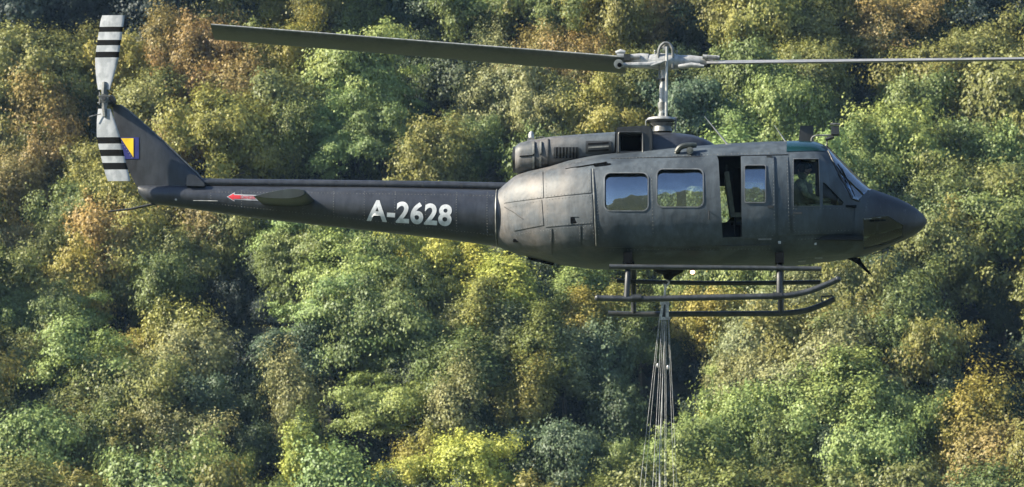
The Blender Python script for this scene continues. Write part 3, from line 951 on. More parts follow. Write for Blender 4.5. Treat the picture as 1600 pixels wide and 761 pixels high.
def cut(pts, side='near', loft=BODY, dx=0.0, grow=0.0, ydeep=0.12):
    """prism through one side of the hull"""
    q = outline(pts, loft, dx)
    if grow:
        c = sum(q, Vector()) / len(q)
        q = [c + (p - c) * (1 + grow / max((p - c).length, 1e-3)) for p in q]
    m_ = MB()
    if side == 'near': m_.prism([Vector((p.x, -3, p.z)) for p in q], (0, 3 - ydeep, 0))
    elif side == 'far': m_.prism([Vector((p.x, ydeep, p.z)) for p in q], (0, 3 - ydeep, 0))
    else: m_.prism([Vector((p.x, -3, p.z)) for p in q], (0, 6, 0))
    return m_.mesh('cut')

W1 = rr(945, 271, 1012, 329, 9); W2 = rr(1027, 265, 1098, 323, 9)
W3 = rr(1164, 259, 1196, 316, 3)
CW = [(1240, 249), (1279, 249), (1281, 322), (1240, 322)]
QW = [(1285.5, 285), (1289, 286), (1318, 316), (1316, 321), (1285.5, 321)]
SLOT = [(1120, 244.5), (1157.5, 243), (1159, 370), (1127, 371)]
FARDX = 0.42
SLIDE = [(926, 262), (1120, 243), (1122.5, 250), (1129, 371), (1129, 384), (932, 388)]
FRONTP = [(1158, 246), (1209, 244), (1212, 372), (1161, 373)]
CDOOR = [(1234, 240), (1281, 238), (1292, 253), (1330, 317), (1331, 365), (1238, 367)]
WIND = [(1290, 222), (1318, 222), (1380, 288), (1356.5, 298), (1341, 313), (1330, 311), (1311, 277), (1296, 245)]
CHIN = [(1349, 341), (1386, 338), (1411, 352), (1410, 369), (1375, 383), (1349, 388)]

inner = BODY.mesh(-0.06, P(938, 300).x, P(1425, 340).x, 60)
hull = boolean(BODY.mesh(), [inner, cut(W1), cut(W2), cut(W3), cut(CW), cut(QW), cut(SLOT), cut(CHIN),
        cut(W1, 'far', dx=FARDX), cut(W2, 'far', dx=FARDX), cut(W3, 'far'), cut(CW, 'far'), cut(QW, 'far'), cut(CHIN, 'far'),
        cut(WIND, 'near', ydeep=0.03), cut(WIND, 'far', ydeep=0.03)])
link('fuselage', hull, SKIN, heli, True)

def shell(name, pts, mat, parent, off=0.02, base=-0.004, holes=(), side='near', dx=0.0, loft=BODY, ydeep=0.12):
    q = outline(pts, loft, dx)
    xs = [p.x for p in q]; x0, x1 = min(xs) - 0.05, max(xs) + 0.05
    N = max(8, int((x1 - x0) / 0.09))
    me = boolean(loft.mesh(off, x0, x1, N), [loft.mesh(base, x0 - 0.1, x1 + 0.1, N)] + [cut(h, side, loft, hd) for h, hd in holes])
    me = boolean(me, [cut(pts, side, loft, dx, ydeep=ydeep)], 'INTERSECT')
    me.name = name
    return link(name, me, mat, parent, True)

def pane(pts, parent, mat='glass', side='near', dx=0.0, name='window_pane', off=-0.018):
    return shell(name, pts, M[mat], parent, off, off - 0.008, (), side, dx, ydeep=0.02)

def ring(pts, parent, side='near', dx=0.0, name='window_frame', wpx=2.2):
    c = (sum(p[0] for p in pts) / len(pts), sum(p[1] for p in pts) / len(pts))
    big = []
    for p in pts:
        d = math.hypot(p[0] - c[0], p[1] - c[1])
        big.append((c[0] + (p[0] - c[0]) * (1 + wpx / d), c[1] + (p[1] - c[1]) * (1 + wpx / d)))
    return shell(name, big, M['rim'], parent, 0.034, 0.001, [(pts, dx)], side, dx)

for side in ('near', 'far'):
    dx = 0.0 if side == 'near' else FARDX
    d = shell('sliding_door', SLIDE, SKIN, heli, 0.026, -0.002, [(W1, dx), (W2, dx)], side, dx)
    for wpts in (W1, W2):
        pane(wpts, d, side=side, dx=dx)
        ring(wpts, d, side, dx)
    if side == 'near':
        h = MB(); a = BODY.S(1108, 330, .03); h.tube([a, a + Vector((0, -.035, 0)), a + Vector((0, -.035, -.12)), a + Vector((0, 0, -.12))], .01, 6)
        h.build('door_handle', M['dark'], d)
        rail = MB()
        rail.tube([BODY.S(x, 386.5 - (x - 932) * 0.012, .03) for x in range(934, 1205, 15)], .008, 6)
        rail.build('door_rail', M['skid'], heli)
        st = MB(); st.tube([BODY.S(926.5 + (y - 264) * 0.046, y, .034) for y in range(264, 390, 6)], .013, 6)
        st.build('edge_strip', M['alud'], d)
    f = shell('front_panel', FRONTP, SKIN, heli, 0.02, -0.002, [(W3, 0)], side, 0)
    pane(W3, f, side=side); ring(W3, f, side, 0, wpx=1.8)
    c = shell('cockpit_door', CDOOR, SKIN, heli, 0.018, -0.002, [(CW, 0), (QW, 0)], side, 0)
    pane(CW, c, 'cockpit_glass', side); pane(QW, c, 'cockpit_glass', side)
    ring(CW, c, side, 0, wpx=1.5)
    ws = pane(WIND, heli, 'windshield', side, name='windshield', off=-0.004)
    cw = pane(CHIN, heli, 'chin', side, name='chin_window', off=-0.006)
# windscreen centre post, door-post seams and trim
cp = MB(); cp.tube([P(1291, 229) , P(1300, 238), P(1320, 258.5), P(1340, 278.5), P(1358, 296)], .022, 8); cp.build('windshield_post', M['dark'], heli)
tr = MB(); tr.tube([BODY.S(x, y, .006) for x, y in ((1294, 236), (1300, 249), (1313, 275), (1332, 311), (1342, 314), (1357, 298))], .016, 6)
tr.build('windshield_frame', M['dark'], heli)
wp = MB(); wp.tube([BODY.S(1336, 307, .03), BODY.S(1326, 285, .045), BODY.S(1315, 262, .05)], .007, 5); wp.tube([BODY.S(1329, 290, .03), BODY.S(1309, 256, .035)], .01, 5)
wp.build('wiper', M['black'], heli)
rw = shell('roof_window', [(1229, 215), (1287, 215), (1289, 236), (1229, 237)], M['teal'], heli, 0.008, -0.004)
cr = MB(); cr.tube([BODY.S(x, y, .004) for x, y in ((1349, 389.5), (1375, 384.5), (1398, 377), (1412, 369.5))], .012, 6)
cr.tube([BODY.S(x, y, .004) for x, y in ((1348, 389), (1348, 365), (1348, 341), (1368, 338.5), (1387, 337), (1412, 352), (1412, 369))], .009, 6)
cr.build('chin_window_frame', M['skid'], heli)
# access panels behind the cabin (gaps between them are the seams)
A_ = [[(801, 281), (848, 268), (849, 309), (787, 317.5), (786, 300)], [(852, 267), (870, 262), (923, 263), (924, 301), (851, 309)],
      [(789, 325), (846, 312), (849, 352), (803, 361)], [(853, 311), (925, 303.5), (927, 349), (852, 355)],
      [(803, 366), (862, 357), (863, 400), (812, 393)], [(866, 357), (907, 352.5), (908, 386), (867, 392)], [(911, 352), (927, 350.5), (929.5, 386), (912, 387)]]
for i, a in enumerate(A_):
    hl = [(rr(891.5, 339, 905, 349, 1, 2), 0)] if i == 3 else []
    shell('access_panel', a, SKIN, heli, 0.012, -0.02, hl)
ht = MB(); p = BODY.S(898, 344); ht.box(p + Vector((0, .012, 0)), (.13, .03, .10)); ht.build('vent_recess', M['black'], heli)
dr = MB(); dr.tube([BODY.S(x, y, .014) for x, y in ((788, 323), (802, 331), (817, 342))], .009, 6); dr.build('cowl_strut', M['dark'], heli)
# rivet rows along the panel edges
rv = MB()
def rivets(pts, loft=BODY, off=.013, step=.052, r=.0055):
    q = [loft.S(x, y, off) for x, y in pts]
    for a, b in zip(q[:-1], q[1:]):
        L_ = (b - a).length; n_ = int(L_ / step)
        for k in range(n_):
            p = a.lerp(b, (k + .5) / n_); y_ = -(loft.half(p.x, p.z) + off); t_ = Vector((0, -.004, 0)); p = Vector((p.x, y_, p.z))
            rv.add([p + Vector((-r, 0, -r)), p + Vector((r, 0, -r)), p + Vector((r, 0, r)), p + Vector((-r, 0, r)), p + t_], [(0, 1, 4), (1, 2, 4), (2, 3, 4), (3, 0, 4)])
for a in A_:
    c = (sum(q[0] for q in a) / len(a), sum(q[1] for q in a) / len(a))
    ins = [(c[0] + (x - c[0]) * .93, c[1] + (y - c[1]) * .93) for x, y in a]; rivets(ins + [ins[0]])
for row in ([(935, 381), (1124, 378)], [(940, 391), (1205, 389)], [(933, 290), (936, 380)], [(1018, 262), (1021, 378)], [(1104, 255), (1110, 375)], [(930, 268), (1118, 250)],
            [(1163, 368), (1210, 368)], [(1208, 250), (1210, 366)], [(1238, 245), (1241, 362)], [(1240, 362), (1328, 360)], [(1242, 327), (1326, 326)], [(1245, 374), (1340, 371)], [(1230, 250), (1233, 362)],
            [(960, 248), (1220, 238)], [(880, 258), (920, 250)], [(1360, 300), (1350, 335)]):
    rivets(row, off=.029 if row[0][0] < 1125 and row[0][1] > 255 and row[1][1] < 382 else .021)
for xx in range(330, 780, 48):
    rivets([(xx, 296 + (xx - 330) * .008), (xx, 320 + (xx - 330) * .115)], BOOM, .001, .04)
rivets([(330, 300), (540, 302), (778, 306)], BOOM, .001, .05); rivets([(330, 318), (540, 340), (778, 368)], BOOM, .001, .05)
rv = rv.build('rivets', M['alud'], heli, False); rv['kind'] = 'stuff'
# nose-side panels
for a in ([(1214, 246), (1231, 245), (1234, 366), (1216, 368)], [(1240, 370), (1343, 367), (1340, 397), (1242, 405)], [(1336, 322), (1346, 322), (1346, 362), (1335, 364)]):
    shell('side_panel', a, SKIN, heli, 0.009, -0.02)
for (a, b, c_, d_) in ((1130, 378, 1208, 412), (1040, 391, 1126, 413), (940, 393, 1036, 414)):
    shell('belly_panel', rr(a, b, c_, d_, 3, 3), SKIN, heli, 0.008, -0.02)
# handles, steps, lights along the hull
def hblob(name, px, py, w_, h_, mat, dep=.02):
    m_ = MB(); p = BODY.S(px, py, .018); m_.box(p, (w_ / 100, dep, h_ / 100)); return m_.build(name, M[mat], heli)
hblob('door_handle', 1195, 373.5, 20, 3, 'alud'); hblob('door_latch', 1202, 246, 8, 5, 'dark'); hblob('door_latch', 1204, 323, 9, 4, 'dark')
hblob('door_handle', 1246, 333, 14, 3, 'dark'); hblob('marker_light', 1218, 379, 4, 4, 'steel', .03); hblob('marker_light', 1274, 381, 3.5, 3.5, 'steel', .03)
hblob('mirror_bracket', 1328, 322.5, 20, 3.5, 'black', .06); hblob('drain_cover', 1279, 402, 12, 4, 'alu'); hblob('drain_cover', 1253, 408, 12, 3, 'alu')
hblob('drain_cover', 806, 376, 8, 5, 'black', .03); hblob('crosstube_fairing', 982, 409, 18, 8, 'black', .05)
hblob('rail_slot', 941, 257.5, 26, 4.5, 'black', .03)
for k in range(3):
    hblob('vent_louvre', 1362 + 9 * k, 345 - k * .5, 7, 3, 'black', .01)
# engine deck: cowling, exhaust, intake, transmission dome
COWL = Loft([(806, 229, 270, .26), (812, 224, 272, .31), (830, 220, 272, .36), (860, 215, 268, .42), (900, 212, 262, .48), (962, 208, 256, .54)], 2.8, 2.6, 0.5, 0.02)
cw_me = boolean(COWL.mesh(N=40, K=48), [COWL.mesh(-.035, P(800, 250).x, P(822, 250).x, 8, 48)])
link('engine_cowling', cw_me, SKIN, heli, True)
ex = MB(); ex.tube([P(824, 249, 0), P(806, 249.5, 0), P(801.5, 249.5, 0)], [.19, .205, .20], 28, False)
ex.build('exhaust_pipe', M['dark'], heli); eb = MB(); eb.tube([P(823, 249), P(822, 249)], .19, 24); eb.build('exhaust_baffle', M['black'], heli)
def cow(name, pts, mat, off=.012, base=-.01): return shell(name, pts, M[mat] if mat else SKIN, heli, off, base, loft=COWL)
cow('intake_screen', rr(865, 230, 905, 248, 2, 3), 'dark', .010)
for k in range(7):
    cow('louvre', [(869 + 5.2 * k, 230.5), (871.3 + 5.2 * k, 230), (871.3 + 5.2 * k, 247), (869 + 5.2 * k, 247.5)], 'black', .013)
cow('intake_screen', rr(915, 220, 955, 241, 2, 3), 'dark', .010)
for k in range(3):
    cow('louvre', [(919, 224 + 5.5 * k), (951, 222 + 5.5 * k), (951, 224.5 + 5.5 * k), (919, 226.5 + 5.5 * k)], 'black' if k != 1 else 'alud', .016)
for x in (833.5, 844.5):
    cow('cowl_strap', [(x - 1.6, 222), (x + 1.6, 221), (x + 1.6, 240), (x - 1.6, 241)], 'alud', .03)
    cow('cowl_strap', [(x - 1.6, 245), (x + 1.6, 245), (x + 1.6, 264), (x - 1.6, 264)], 'alud', .03)
cow('cowl_band', [(856, 217), (857.5, 217), (857.5, 262), (856, 263)], 'dark', .018)
cow('cowl_seam', [(812, 243.5), (834, 242), (834, 243.4), (812, 245)], 'black', .016)
bc = MB(); a = P(830, 216.5); bc.box(a + Vector((0, 0, -.03)), (.13, .12, .08), taper=.8); bc.build('beacon_base', M['alud'], heli)
bc = MB(); bc.tube([a, a + Vector((0, 0, .06)), a + Vector((0, 0, .10)), a + Vector((0, 0, .115))], [.045, .045, .03, .01], 12); bc.build('beacon', M['alu'], heli)
bc = MB(); bc.tube([P(836, 216), P(846, 214), P(852, 215.5)], .012, 6); bc.build('vent_pipe', M['alud'], heli)
# particle separator box
def ybox(x0, x1, t0, t1, b_, hw, name, mat, opening=None):
    m_ = MB(); pts = []
    sec = [P(x0 + 1.5, t0), P(x0 + 6, t0 - 1), P(x1 - 9, t1), P(x1 - 3, t1 + 3), P(x1, t1 + 9), P(x1, b_), P(x0, b_), P(x0, t0 + 4)]
    m_.prism([Vector((q.x, -hw, q.z)) for q in sec], (0, 2 * hw, 0))
    me = m_.mesh(name)
    if opening:
        c_ = MB(); ops = [P(x, y, -hw) for x, y in opening]; c_.prism([Vector((q.x, -hw - .3, q.z)) for q in ops], (0, .75, 0)); me = boolean(me, [c_.mesh('c')])
    bm = bmesh.new(); bm.from_mesh(me); bmesh.ops.bevel(bm, geom=[e for e in bm.edges if e.is_manifold and e.calc_face_angle(0) > .9], offset=.012, segments=2, affect='EDGES'); bm.to_mesh(me); bm.free()
    return link(name, me, mat, heli, True)
ybox(964, 1021, 206.5, 203.5, 247, .62, 'air_intake_box', M['dark'], rr(969, 209, 1002, 236, 2, 3))
ff = MB(); p = P(986, 223, -.28); ff.box(p, (.33, .02, .26)); ff.build('intake_filter', M['black'], heli)
fl = MB(); q0 = [P(x, y, -.63) for x, y in rr(966.5, 206.5, 1004.5, 238.5, 3, 3)]; fl.tube(q0 + [q0[0]], .012, 5, False); fl.build('intake_rim', M['dark'], heli)
DOME = Loft([(1019, 208, 250, .46), (1040, 207.5, 250, .47), (1058, 208.5, 250, .46), (1080, 211, 250, .42), (1098, 216, 250, .35), (1112, 223, 250, .26), (1120, 229, 250, .15)], 2.3, 4, 0.2, 0.03)
link('transmission_cowling', DOME.mesh(N=30, K=40), M['boom'], heli, True)
rs = MB(); p = BODY.S(1072, 236, .0)
rs.tube(bez([P(1056, 240, -.9), P(1062, 231, -.92), P(1072, 227.5, -.92), P(1088, 227, -.9)]), [.03] * 3 + [.045] * 19 + [.04] * 3, 10); rs.build('hoist_fairing', M['olive'], heli)
rs = MB(); rs.tube([P(1078, 235, -1.02), P(1078, 235, -.9)], .055, 14); rs.tube([P(1078, 235, -1.04), P(1078, 235, -1.0)], .03, 12); rs.build('roof_vent', M['alud'], heli)
# roof rail seam line
rl = MB(); rl.tube([BODY.S(x, 247.5 - (x - 955) * .022, .004) for x in range(955, 1232, 12)], .010, 6); rl.build('roof_gutter', M['skid'], heli)
rl = MB(); rl.tube([BODY.S(x, 264.5 - (x - 880) * .16, .012) for x in range(884, 956, 8)], .012, 6); rl.build('roof_seam', M['black'], heli)

# antennas, wire cutters, roof gear
aw = MB(); aw.tube([P(1137, 226, -.6), P(1101, 182, -.6)], [.016, .006], 6); aw.box(P(1138, 227.5, -.6), (.09, .05, .05)); aw.build('whip_antenna', M['alu'], heli)
aw = MB(); aw.tube([P(1228, 222, -.5), P(1210, 196, -.5)], [.013, .005], 6); aw.box(P(1228, 223.5, -.5), (.07, .05, .05)); aw.build('whip_antenna', M['alu'], heli)
m_ = MB(); q = [P(x, y, -.04) for x, y in ((1247, 225), (1250.5, 196.5), (1270.5, 196), (1272, 225))]; m_.prism(q, (0, .08, 0)); m_.build('wire_cutter', M['dark'], heli, False)
m_ = MB(); m_.tube(bez([P(1268, 224, -.1), P(1268.5, 216, -.1), P(1275, 212, -.1), P(1290, 211.5, -.1), P(1312, 211.5, -.1)]), .014, 8); m_.build('probe_arm', M['alud'], heli)
m_ = MB(); m_.box(P(1305, 204, -.1), (.13, .12, .13), taper=.85); m_.build('probe_head', M['dark'], heli)
m_ = MB(); m_.box(P(1305, 194, -.1), (.15, .13, .025)); m_.build('probe_cap', M['alud'], heli)
m_ = MB(); m_.tube([P(1290, 218, -.1), P(1303, 214, -.1)], .03, 8); m_.tube([P(1291, 232, -.1), P(1293, 219, -.1)], .012, 6); m_.build('probe_sensor', M['dark'], heli)
m_ = MB(); q = [P(x, y, -.03) for x, y in ((1317, 401), (1344, 403), (1347, 410), (1363, 430), (1358, 428), (1341, 413), (1333, 408))]; m_.prism(q, (0, .06, 0)); m_.build('lower_wire_cutter', M['black'], heli, False)
m_ = MB(); m_.tube([P(1360, 398, -.25), P(1389, 389, -.25)], .012, 6); m_.tube([P(1381, 391, -.25), P(1376, 415, -.25)], .009, 6); m_.tube([P(1388, 389, -.25), P(1386, 399, -.25)], .012, 6); m_.build('chin_antenna', M['alud'], heli)

# landing gear -------------------------------------------------------
NY, FY = -1.28, 1.28
def skid(y, lx, ly, pts, name='skid', r=.047):
    m_ = MB(); m_.tube(bez([P(a, b, y) for a, b in pts], 6), r, 12); o = m_.build(name, M['skid'], heli)
    return o
sk = skid(NY, 0, 0, [(934, 465.5), (1000, 467), (1100, 465), (1200, 463), (1232, 461.5), (1262, 455.5), (1288, 446), (1309, 436.5)])
for a_, b_ in ((934, 465.5), (1309, 436.5)):
    m_ = MB(); m_.ball(P(a_, b_, NY), .05); m_.build('end_cap', M['skid'], sk)
for px in (995, 1215):
    m_ = MB(); a = P(px, 466 if px < 1100 else 462.5, NY); m_.tube([a - Vector((.07, 0, 0)), a + Vector((.07, 0, 0))], .06, 12); m_.build('saddle_clamp', M['dark'], sk)
sk = skid(FY, 0, 0, [(950, 490), (1000, 491), (1100, 490.5), (1190, 490), (1225, 489.5), (1259, 485), (1285, 476), (1304, 467)], r=.045)
m_ = MB(); m_.tube([P(1304, 466, FY), P(1300, 462, FY), P(1284, 463.5, FY), P(1283, 468, FY), P(1286, 474, FY)], .014, 6); m_.build('tow_loop', M['dark'], sk)
skid(-1.22, 0, 0, [(952, 416.5), (1050, 417.5), (1150, 418.5), (1283, 420)], 'boarding_step', .038)
skid(1.16, 0, 0, [(964, 439), (1050, 441.5), (1150, 442.5), (1282, 441)], 'boarding_step', .036)
for px, pf in ((981, 990), (1218, 1220)):
    zn = 465 if px < 1100 else 462
    m_ = MB()
    pts = [P(px - (2 if px < 1100 else 0), zn, NY), P(px, 430, NY + .06), P(px, 413, NY + .3), P(px + 2, 404, -.6), P(px + 4, 405, 0), P(pf - 2, 409, .6), P(pf, 420, FY - .3), P(pf, 440, FY - .06), P(pf, 490, FY)]
    m_.tube(bez(pts, 6), .045 if px < 1100 else .047, 12); m_.build('cross_tube', M['dark'], heli)
    m_ = MB(); m_.box(P(px, 404, -.95), (.13, .35, .16)); m_.build('tube_fairing', M['black'], heli)
    m_ = MB(); m_.box(P(px, 418, -1.18), (.07, .10, .05)); m_.box(P(pf, 441, 1.16), (.07, .08, .05)); m_.build('step_bracket', M['dark'], heli)
# cargo hook
m_ = MB(); m_.tube([P(1045, 419), P(1045, 425), P(1045, 430), P(1043, 437)], [.24, .22, .10, .05], 20); m_.build('hook_mount', M['black'], heli)
m_ = MB(); m_.tube(bez([P(1041, 436), P(1045, 441), P(1041, 447), P(1036, 443)]), .016, 6); m_.build('cargo_hook', M['steel'], heli)
m_ = MB(); m_.ball(P(1082, 425, -.7), .035); m_.build('belly_light', M['lamp'], heli)
m_ = MB(); m_.tube([P(1082, 418, -.7), P(1082, 423, -.7)], .04, 10); m_.build('light_base', M['dark'], heli)
m_ = MB(); m_.box(P(845, 408.5), (.42, .1, .035), Matrix.Rotation(radians(14), 3, 'Y')); m_.build('belly_fin', M['black'], heli)

# tail boom ----------------------------------------------------------
tb = link('tail_boom', BOOM.mesh(N=60, K=40), M['boom'], heli, True)
m_ = MB(); m_.tube([P(x, y) for x, y in ((311, 285.5), (320, 285.5), (500, 287.5), (700, 290), (792, 292))], .068, 14); m_.build('driveshaft_cover', M['boom'], heli)
m_ = MB(); m_.tube([P(x, y, -.06) for x, y in ((290, 289.5), (500, 291.7), (788, 296.2))], .016, 6); m_.build('shaft_cover_seam', M['black'], heli)
m_ = MB()
for x in range(360, 780, 60):
    m_.tube([P(x, 279.7 + (x - 311) * .0135 + 6.5), P(x + 3, 279.7 + (x - 311) * .0135 + 6.5)], .072, 14)
m_.build('shaft_cover_clamp', M['dark'], heli)
fr = MB()
for px in (777, 600, 430, 305):
    xx = P(px, 330).x; t, b, w_ = BOOM.at(xx)
    pts = [(xx, w_ * 1.012 * cos(a), (t + b) / 2 + (t - b) / 2 * 1.012 * sin(a)) for a in [2 * pi * k / 32 for k in range(33)]]
    if px == 777: fr.tube(pts, .012, 5, False)
fr.build('boom_joint_frame', M['alud'], heli)
m_ = MB()
for (x0, y0, x1, y1) in ((310, 329.6, 470, 350.5), (470, 350.5, 640, 368)):
    m_.tube([BOOM.S(x0, y0 - 3, .002), BOOM.S((x0 + x1) / 2, (y0 + y1) / 2 - 3.2, .002), BOOM.S(x1, y1 - 4, .002)], .006, 5)
m_.build('boom_stiffener', M['alud'], heli)
m_ = MB(); m_.tube([BOOM.S(302, 313.5, .004), BOOM.S(340, 314.2, .004)], .007, 5); m_.build('boom_handhold', M['alu'], heli)
m_ = MB(); m_.ball(BOOM.S(275, 312), .018); m_.build('tail_light', M['alu'], heli)
m_ = MB(); m_.tube([P(243, 318), P(205, 326.5), P(169, 330.5)], [.022, .018, .013], 8); m_.build('tail_skid', M['dark'], heli)

def foil(n=12, th=.12):
    top = []; bot = []
    for i in range(n + 1):
        u = (1 - cos(pi * i / n)) / 2
        y = 5 * th * (.2969 * math.sqrt(u) - .126 * u - .3516 * u * u + .2843 * u ** 3 - .1036 * u ** 4)
        top.append((u, y)); bot.append((u, -y))
    return top + bot[-2:0:-1]

def wing(sections, th=.12):
    """sections: (leading point, trailing point, thickness direction)"""
    fo = foil(10, th); n = len(fo); m_ = MB(); v = []; f = []
    for L_, T_, U_ in sections:
        L_ = Vector(L_); T_ = Vector(T_); c = (T_ - L_); U_ = Vector(U_).normalized() * c.length
        for u, h in fo: v.append(L_ + c * u + U_ * h)
    for i in range(len(sections) - 1):
        for k in range(n): f.append((i * n + k, i * n + (k + 1) % n, (i + 1) * n + (k + 1) % n, (i + 1) * n + k))
    f.append(tuple(range(n))); f.append(tuple(range((len(sections) - 1) * n, len(sections) * n)))
    return m_.add(v, f)

Y_ = Vector((0, 1, 0))
fin = wing([(P(326, 292), P(214, 292), Y_), (P(309, 272), P(205, 275), Y_), (P(283, 247), P(193, 246), Y_), (P(257, 222), P(184.5, 222), Y_),
            (P(230, 197), P(179.5, 195), Y_), (P(205, 176), P(177, 176), Y_), (P(188, 164), P(175, 162), Y_)], .11)
fin = fin.build('tail_fin', M['boom'], heli)
m_ = MB(); m_.tube([P(322, 286), P(309, 272), P(257, 222), P(205, 176), P(188, 164)], .013, 8); m_.build('fin_lit_edge', M['alud'], heli)  # pale tube paints in the light on the fin's front edge
def finy(px, py, off=.004):
    # half thickness of the fin at that pixel
    fr_ = (py - 164) / (292 - 164); lead = np.interp(py, [164, 176, 197, 222, 247, 272, 292], [188, 205, 230, 257, 283, 309, 326]); trail = np.interp(py, [162, 176, 195, 222, 246, 275, 292], [175, 177, 179.5, 184.5, 193, 205, 214])
    c = (lead - trail) / 100; u = min(max((lead - px) / (lead - trail), .02), .98)
    return -(5 * .11 * (.2969 * math.sqrt(u) - .126 * u - .3516 * u * u + .2843 * u ** 3 - .1036 * u ** 4) * c + off)
def finpatch(poly, name, mat, off, parent=None, n=5):
    bm = bmesh.new()
    bm.faces.new([bm.verts.new((x, 0, y)) for x, y in poly])
    for k in range(1, n):
        ys = [p[1] for p in poly]; yy = min(ys) + (max(ys) - min(ys)) * k / n
        bmesh.ops.bisect_plane(bm, geom=bm.verts[:] + bm.edges[:] + bm.faces[:], plane_co=(0, 0, yy), plane_no=(0, 0, 1))
        xs_ = [p[0] for p in poly]; xx = min(xs_) + (max(xs_) - min(xs_)) * k / n
        bmesh.ops.bisect_plane(bm, geom=bm.verts[:] + bm.edges[:] + bm.faces[:], plane_co=(xx, 0, 0), plane_no=(1, 0, 0))
    for v in bm.verts:
        px, py = v.co.x, v.co.z; y = finy(px, py, off); v.co = P(px, py, y)
    r = bmesh.ops.solidify(bm, geom=bm.faces[:], thickness=.003)
    bmesh.ops.recalc_face_normals(bm, faces=bm.faces[:])
    me = bpy.data.meshes.new(name); bm.to_mesh(me); bm.free()
    return link(name, me, M[mat], parent or heli)
flag = finpatch([(184, 214.5), (217, 214.5), (217, 248.5), (191.5, 248.5)], 'flag', 'blue', .006)
finpatch([(189, 216), (208.5, 216), (208.5, 246)], 'flag_triangle', 'yellow', .012, flag)
for k in range(8):
    cx, cy = 186.8 + k * 2.75, 217.6 + k * 4.05
    if cy < 247:
        finpatch([(cx + (1.25 if j % 2 == 0 else .5) * sin(j * pi / 5), cy - (1.25 if j % 2 == 0 else .5) * cos(j * pi / 5)) for j in range(10)], 'flag_star', 'white', .015, flag, 1)
m_ = MB(); q = [P(x, y, -.19) for x, y in ((291, 290), (292, 274), (297, 272), (306, 274), (319, 286), (320, 291))]; m_.prism(q, (0, .38, 0)); m_.build('fin_root_fairing', M['boom'], heli, False)
# stabiliser (elevator): one wing each side
for y0, y1 in ((-.2, -1.42), (.2, 1.42)):
    zc = P(445, 316).z
    xl = P(485, 312, -.8).x; xt = P(403, 312, -.8).x
    Z_ = Vector((0, 0, 1))
    pit = 0.05
    e = wing([((xl, y0, zc), (xt, y0, zc - pit), Z_), ((xl, y1 * .985, zc), (xt, y1 * .985, zc - pit), Z_), ((xl - .03, y1, zc), (xt + .03, y1, zc - pit), Z_)], .19)
    e.build('stabilizer', M['olive'], heli)

# lettering on the boom ---------------------------------------------
def conform(me, loft, x0, z0, ang, sc_, off, cuts=10, thick=.002):
    bm = bmesh.new(); bm.from_mesh(me)
    zs = [v.co.y for v in bm.verts]; lo, hi = min(zs), max(zs)
    for k in range(1, cuts):
        bmesh.ops.bisect_plane(bm, geom=bm.verts[:] + bm.edges[:] + bm.faces[:], plane_co=(0, lo + (hi - lo) * k / cuts, 0), plane_no=(0, 1, 0))
    for v in bm.verts:
        u, w_ = v.co.x * sc_, v.co.y * sc_
        x = x0 + u * cos(ang) - w_ * sin(ang) ; z = z0 + u * sin(ang) + w_ * cos(ang)
        v.co = (x, -(loft.half(x, z) + off), z)
    bmesh.ops.recalc_face_normals(bm, faces=bm.faces[:])
    out = bpy.data.meshes.new('decal'); bm.to_mesh(out); bm.free(); return out
def textmesh(s_, offset=0.0, space=1.0):
    cu = bpy.data.curves.new('t', 'FONT'); cu.body = s_; cu.size = 1; cu.offset = offset; cu.space_character = space; cu.resolution_u = 6
    o = bpy.data.objects.new('t', cu); C.objects.link(o)
    dg = bpy.context.evaluated_depsgraph_get(); me = bpy.data.meshes.new_from_object(o.evaluated_get(dg))
    bpy.data.objects.remove(o); return me
def place_text(s_, px0, py0, px1, py1, hpx, mat, loft, parent, offset=.03, space=1.05, off=.004, name='lettering'):
    me = textmesh(s_, offset, space)
    xs_ = [v.co.x for v in me.vertices]; ys_ = [v.co.y for v in me.vertices]
    a = loft.S(px0, py0); b = loft.S(px1, py1)
    wid = math.hypot(b.x - a.x, b.z - a.z); ang = math.atan2(b.z - a.z, b.x - a.x)
    sx = wid / (max(xs_) - min(xs_)); sy = (hpx / 100) / (max(ys_) - min(ys_))
    x_ = min(xs_); y_ = min(ys_)
    for v in me.vertices: v.co.x = (v.co.x - x_) * sx; v.co.y = (v.co.y - y_) * sy; v.co.z = 0
    d = conform(me, loft, a.x, a.z, ang, 1.0, off)
    return link(name, d, M[mat], parent)
place_text('A-2628', 573, 345.5, 705, 354, 34, 'marking', BOOM, tb)
def flatpatch(poly, loft, mat, parent, off, name):
    bm = bmesh.new(); bm.faces.new([bm.verts.new((x, 0, y)) for x, y in poly])
    ys_ = [p[1] for p in poly]
    for k in range(1, 6):
        bmesh.ops.bisect_plane(bm, geom=bm.verts[:] + bm.edges[:] + bm.faces[:], plane_co=(0, 0, min(ys_) + (max(ys_) - min(ys_)) * k / 6), plane_no=(0, 0, 1))
    for v in bm.verts: v.co = loft.S(v.co.x, v.co.z, off)
    bmesh.ops.recalc_face_normals(bm, faces=bm.faces[:])
    me = bpy.data.meshes.new(name); bm.to_mesh(me); bm.free(); return link(name, me, M[mat], parent)
arr = flatpatch([(354, 307.5), (366.5, 300.5), (366.5, 303.3), (400, 304.5), (407, 311), (407, 314), (366.5, 312), (366.5, 315)], BOOM, 'white', tb, .004, 'warning_arrow')
flatpatch([(356, 307.5), (365, 302.5), (365, 304.6), (376, 305), (376, 311), (365, 310.6), (365, 312.8)], BOOM, 'red', arr, .007, 'arrow_head')
place_text('DANGER', 377, 310.7, 399, 311.6, 5.4, 'red', BOOM, arr, .01, 1.0, .007)

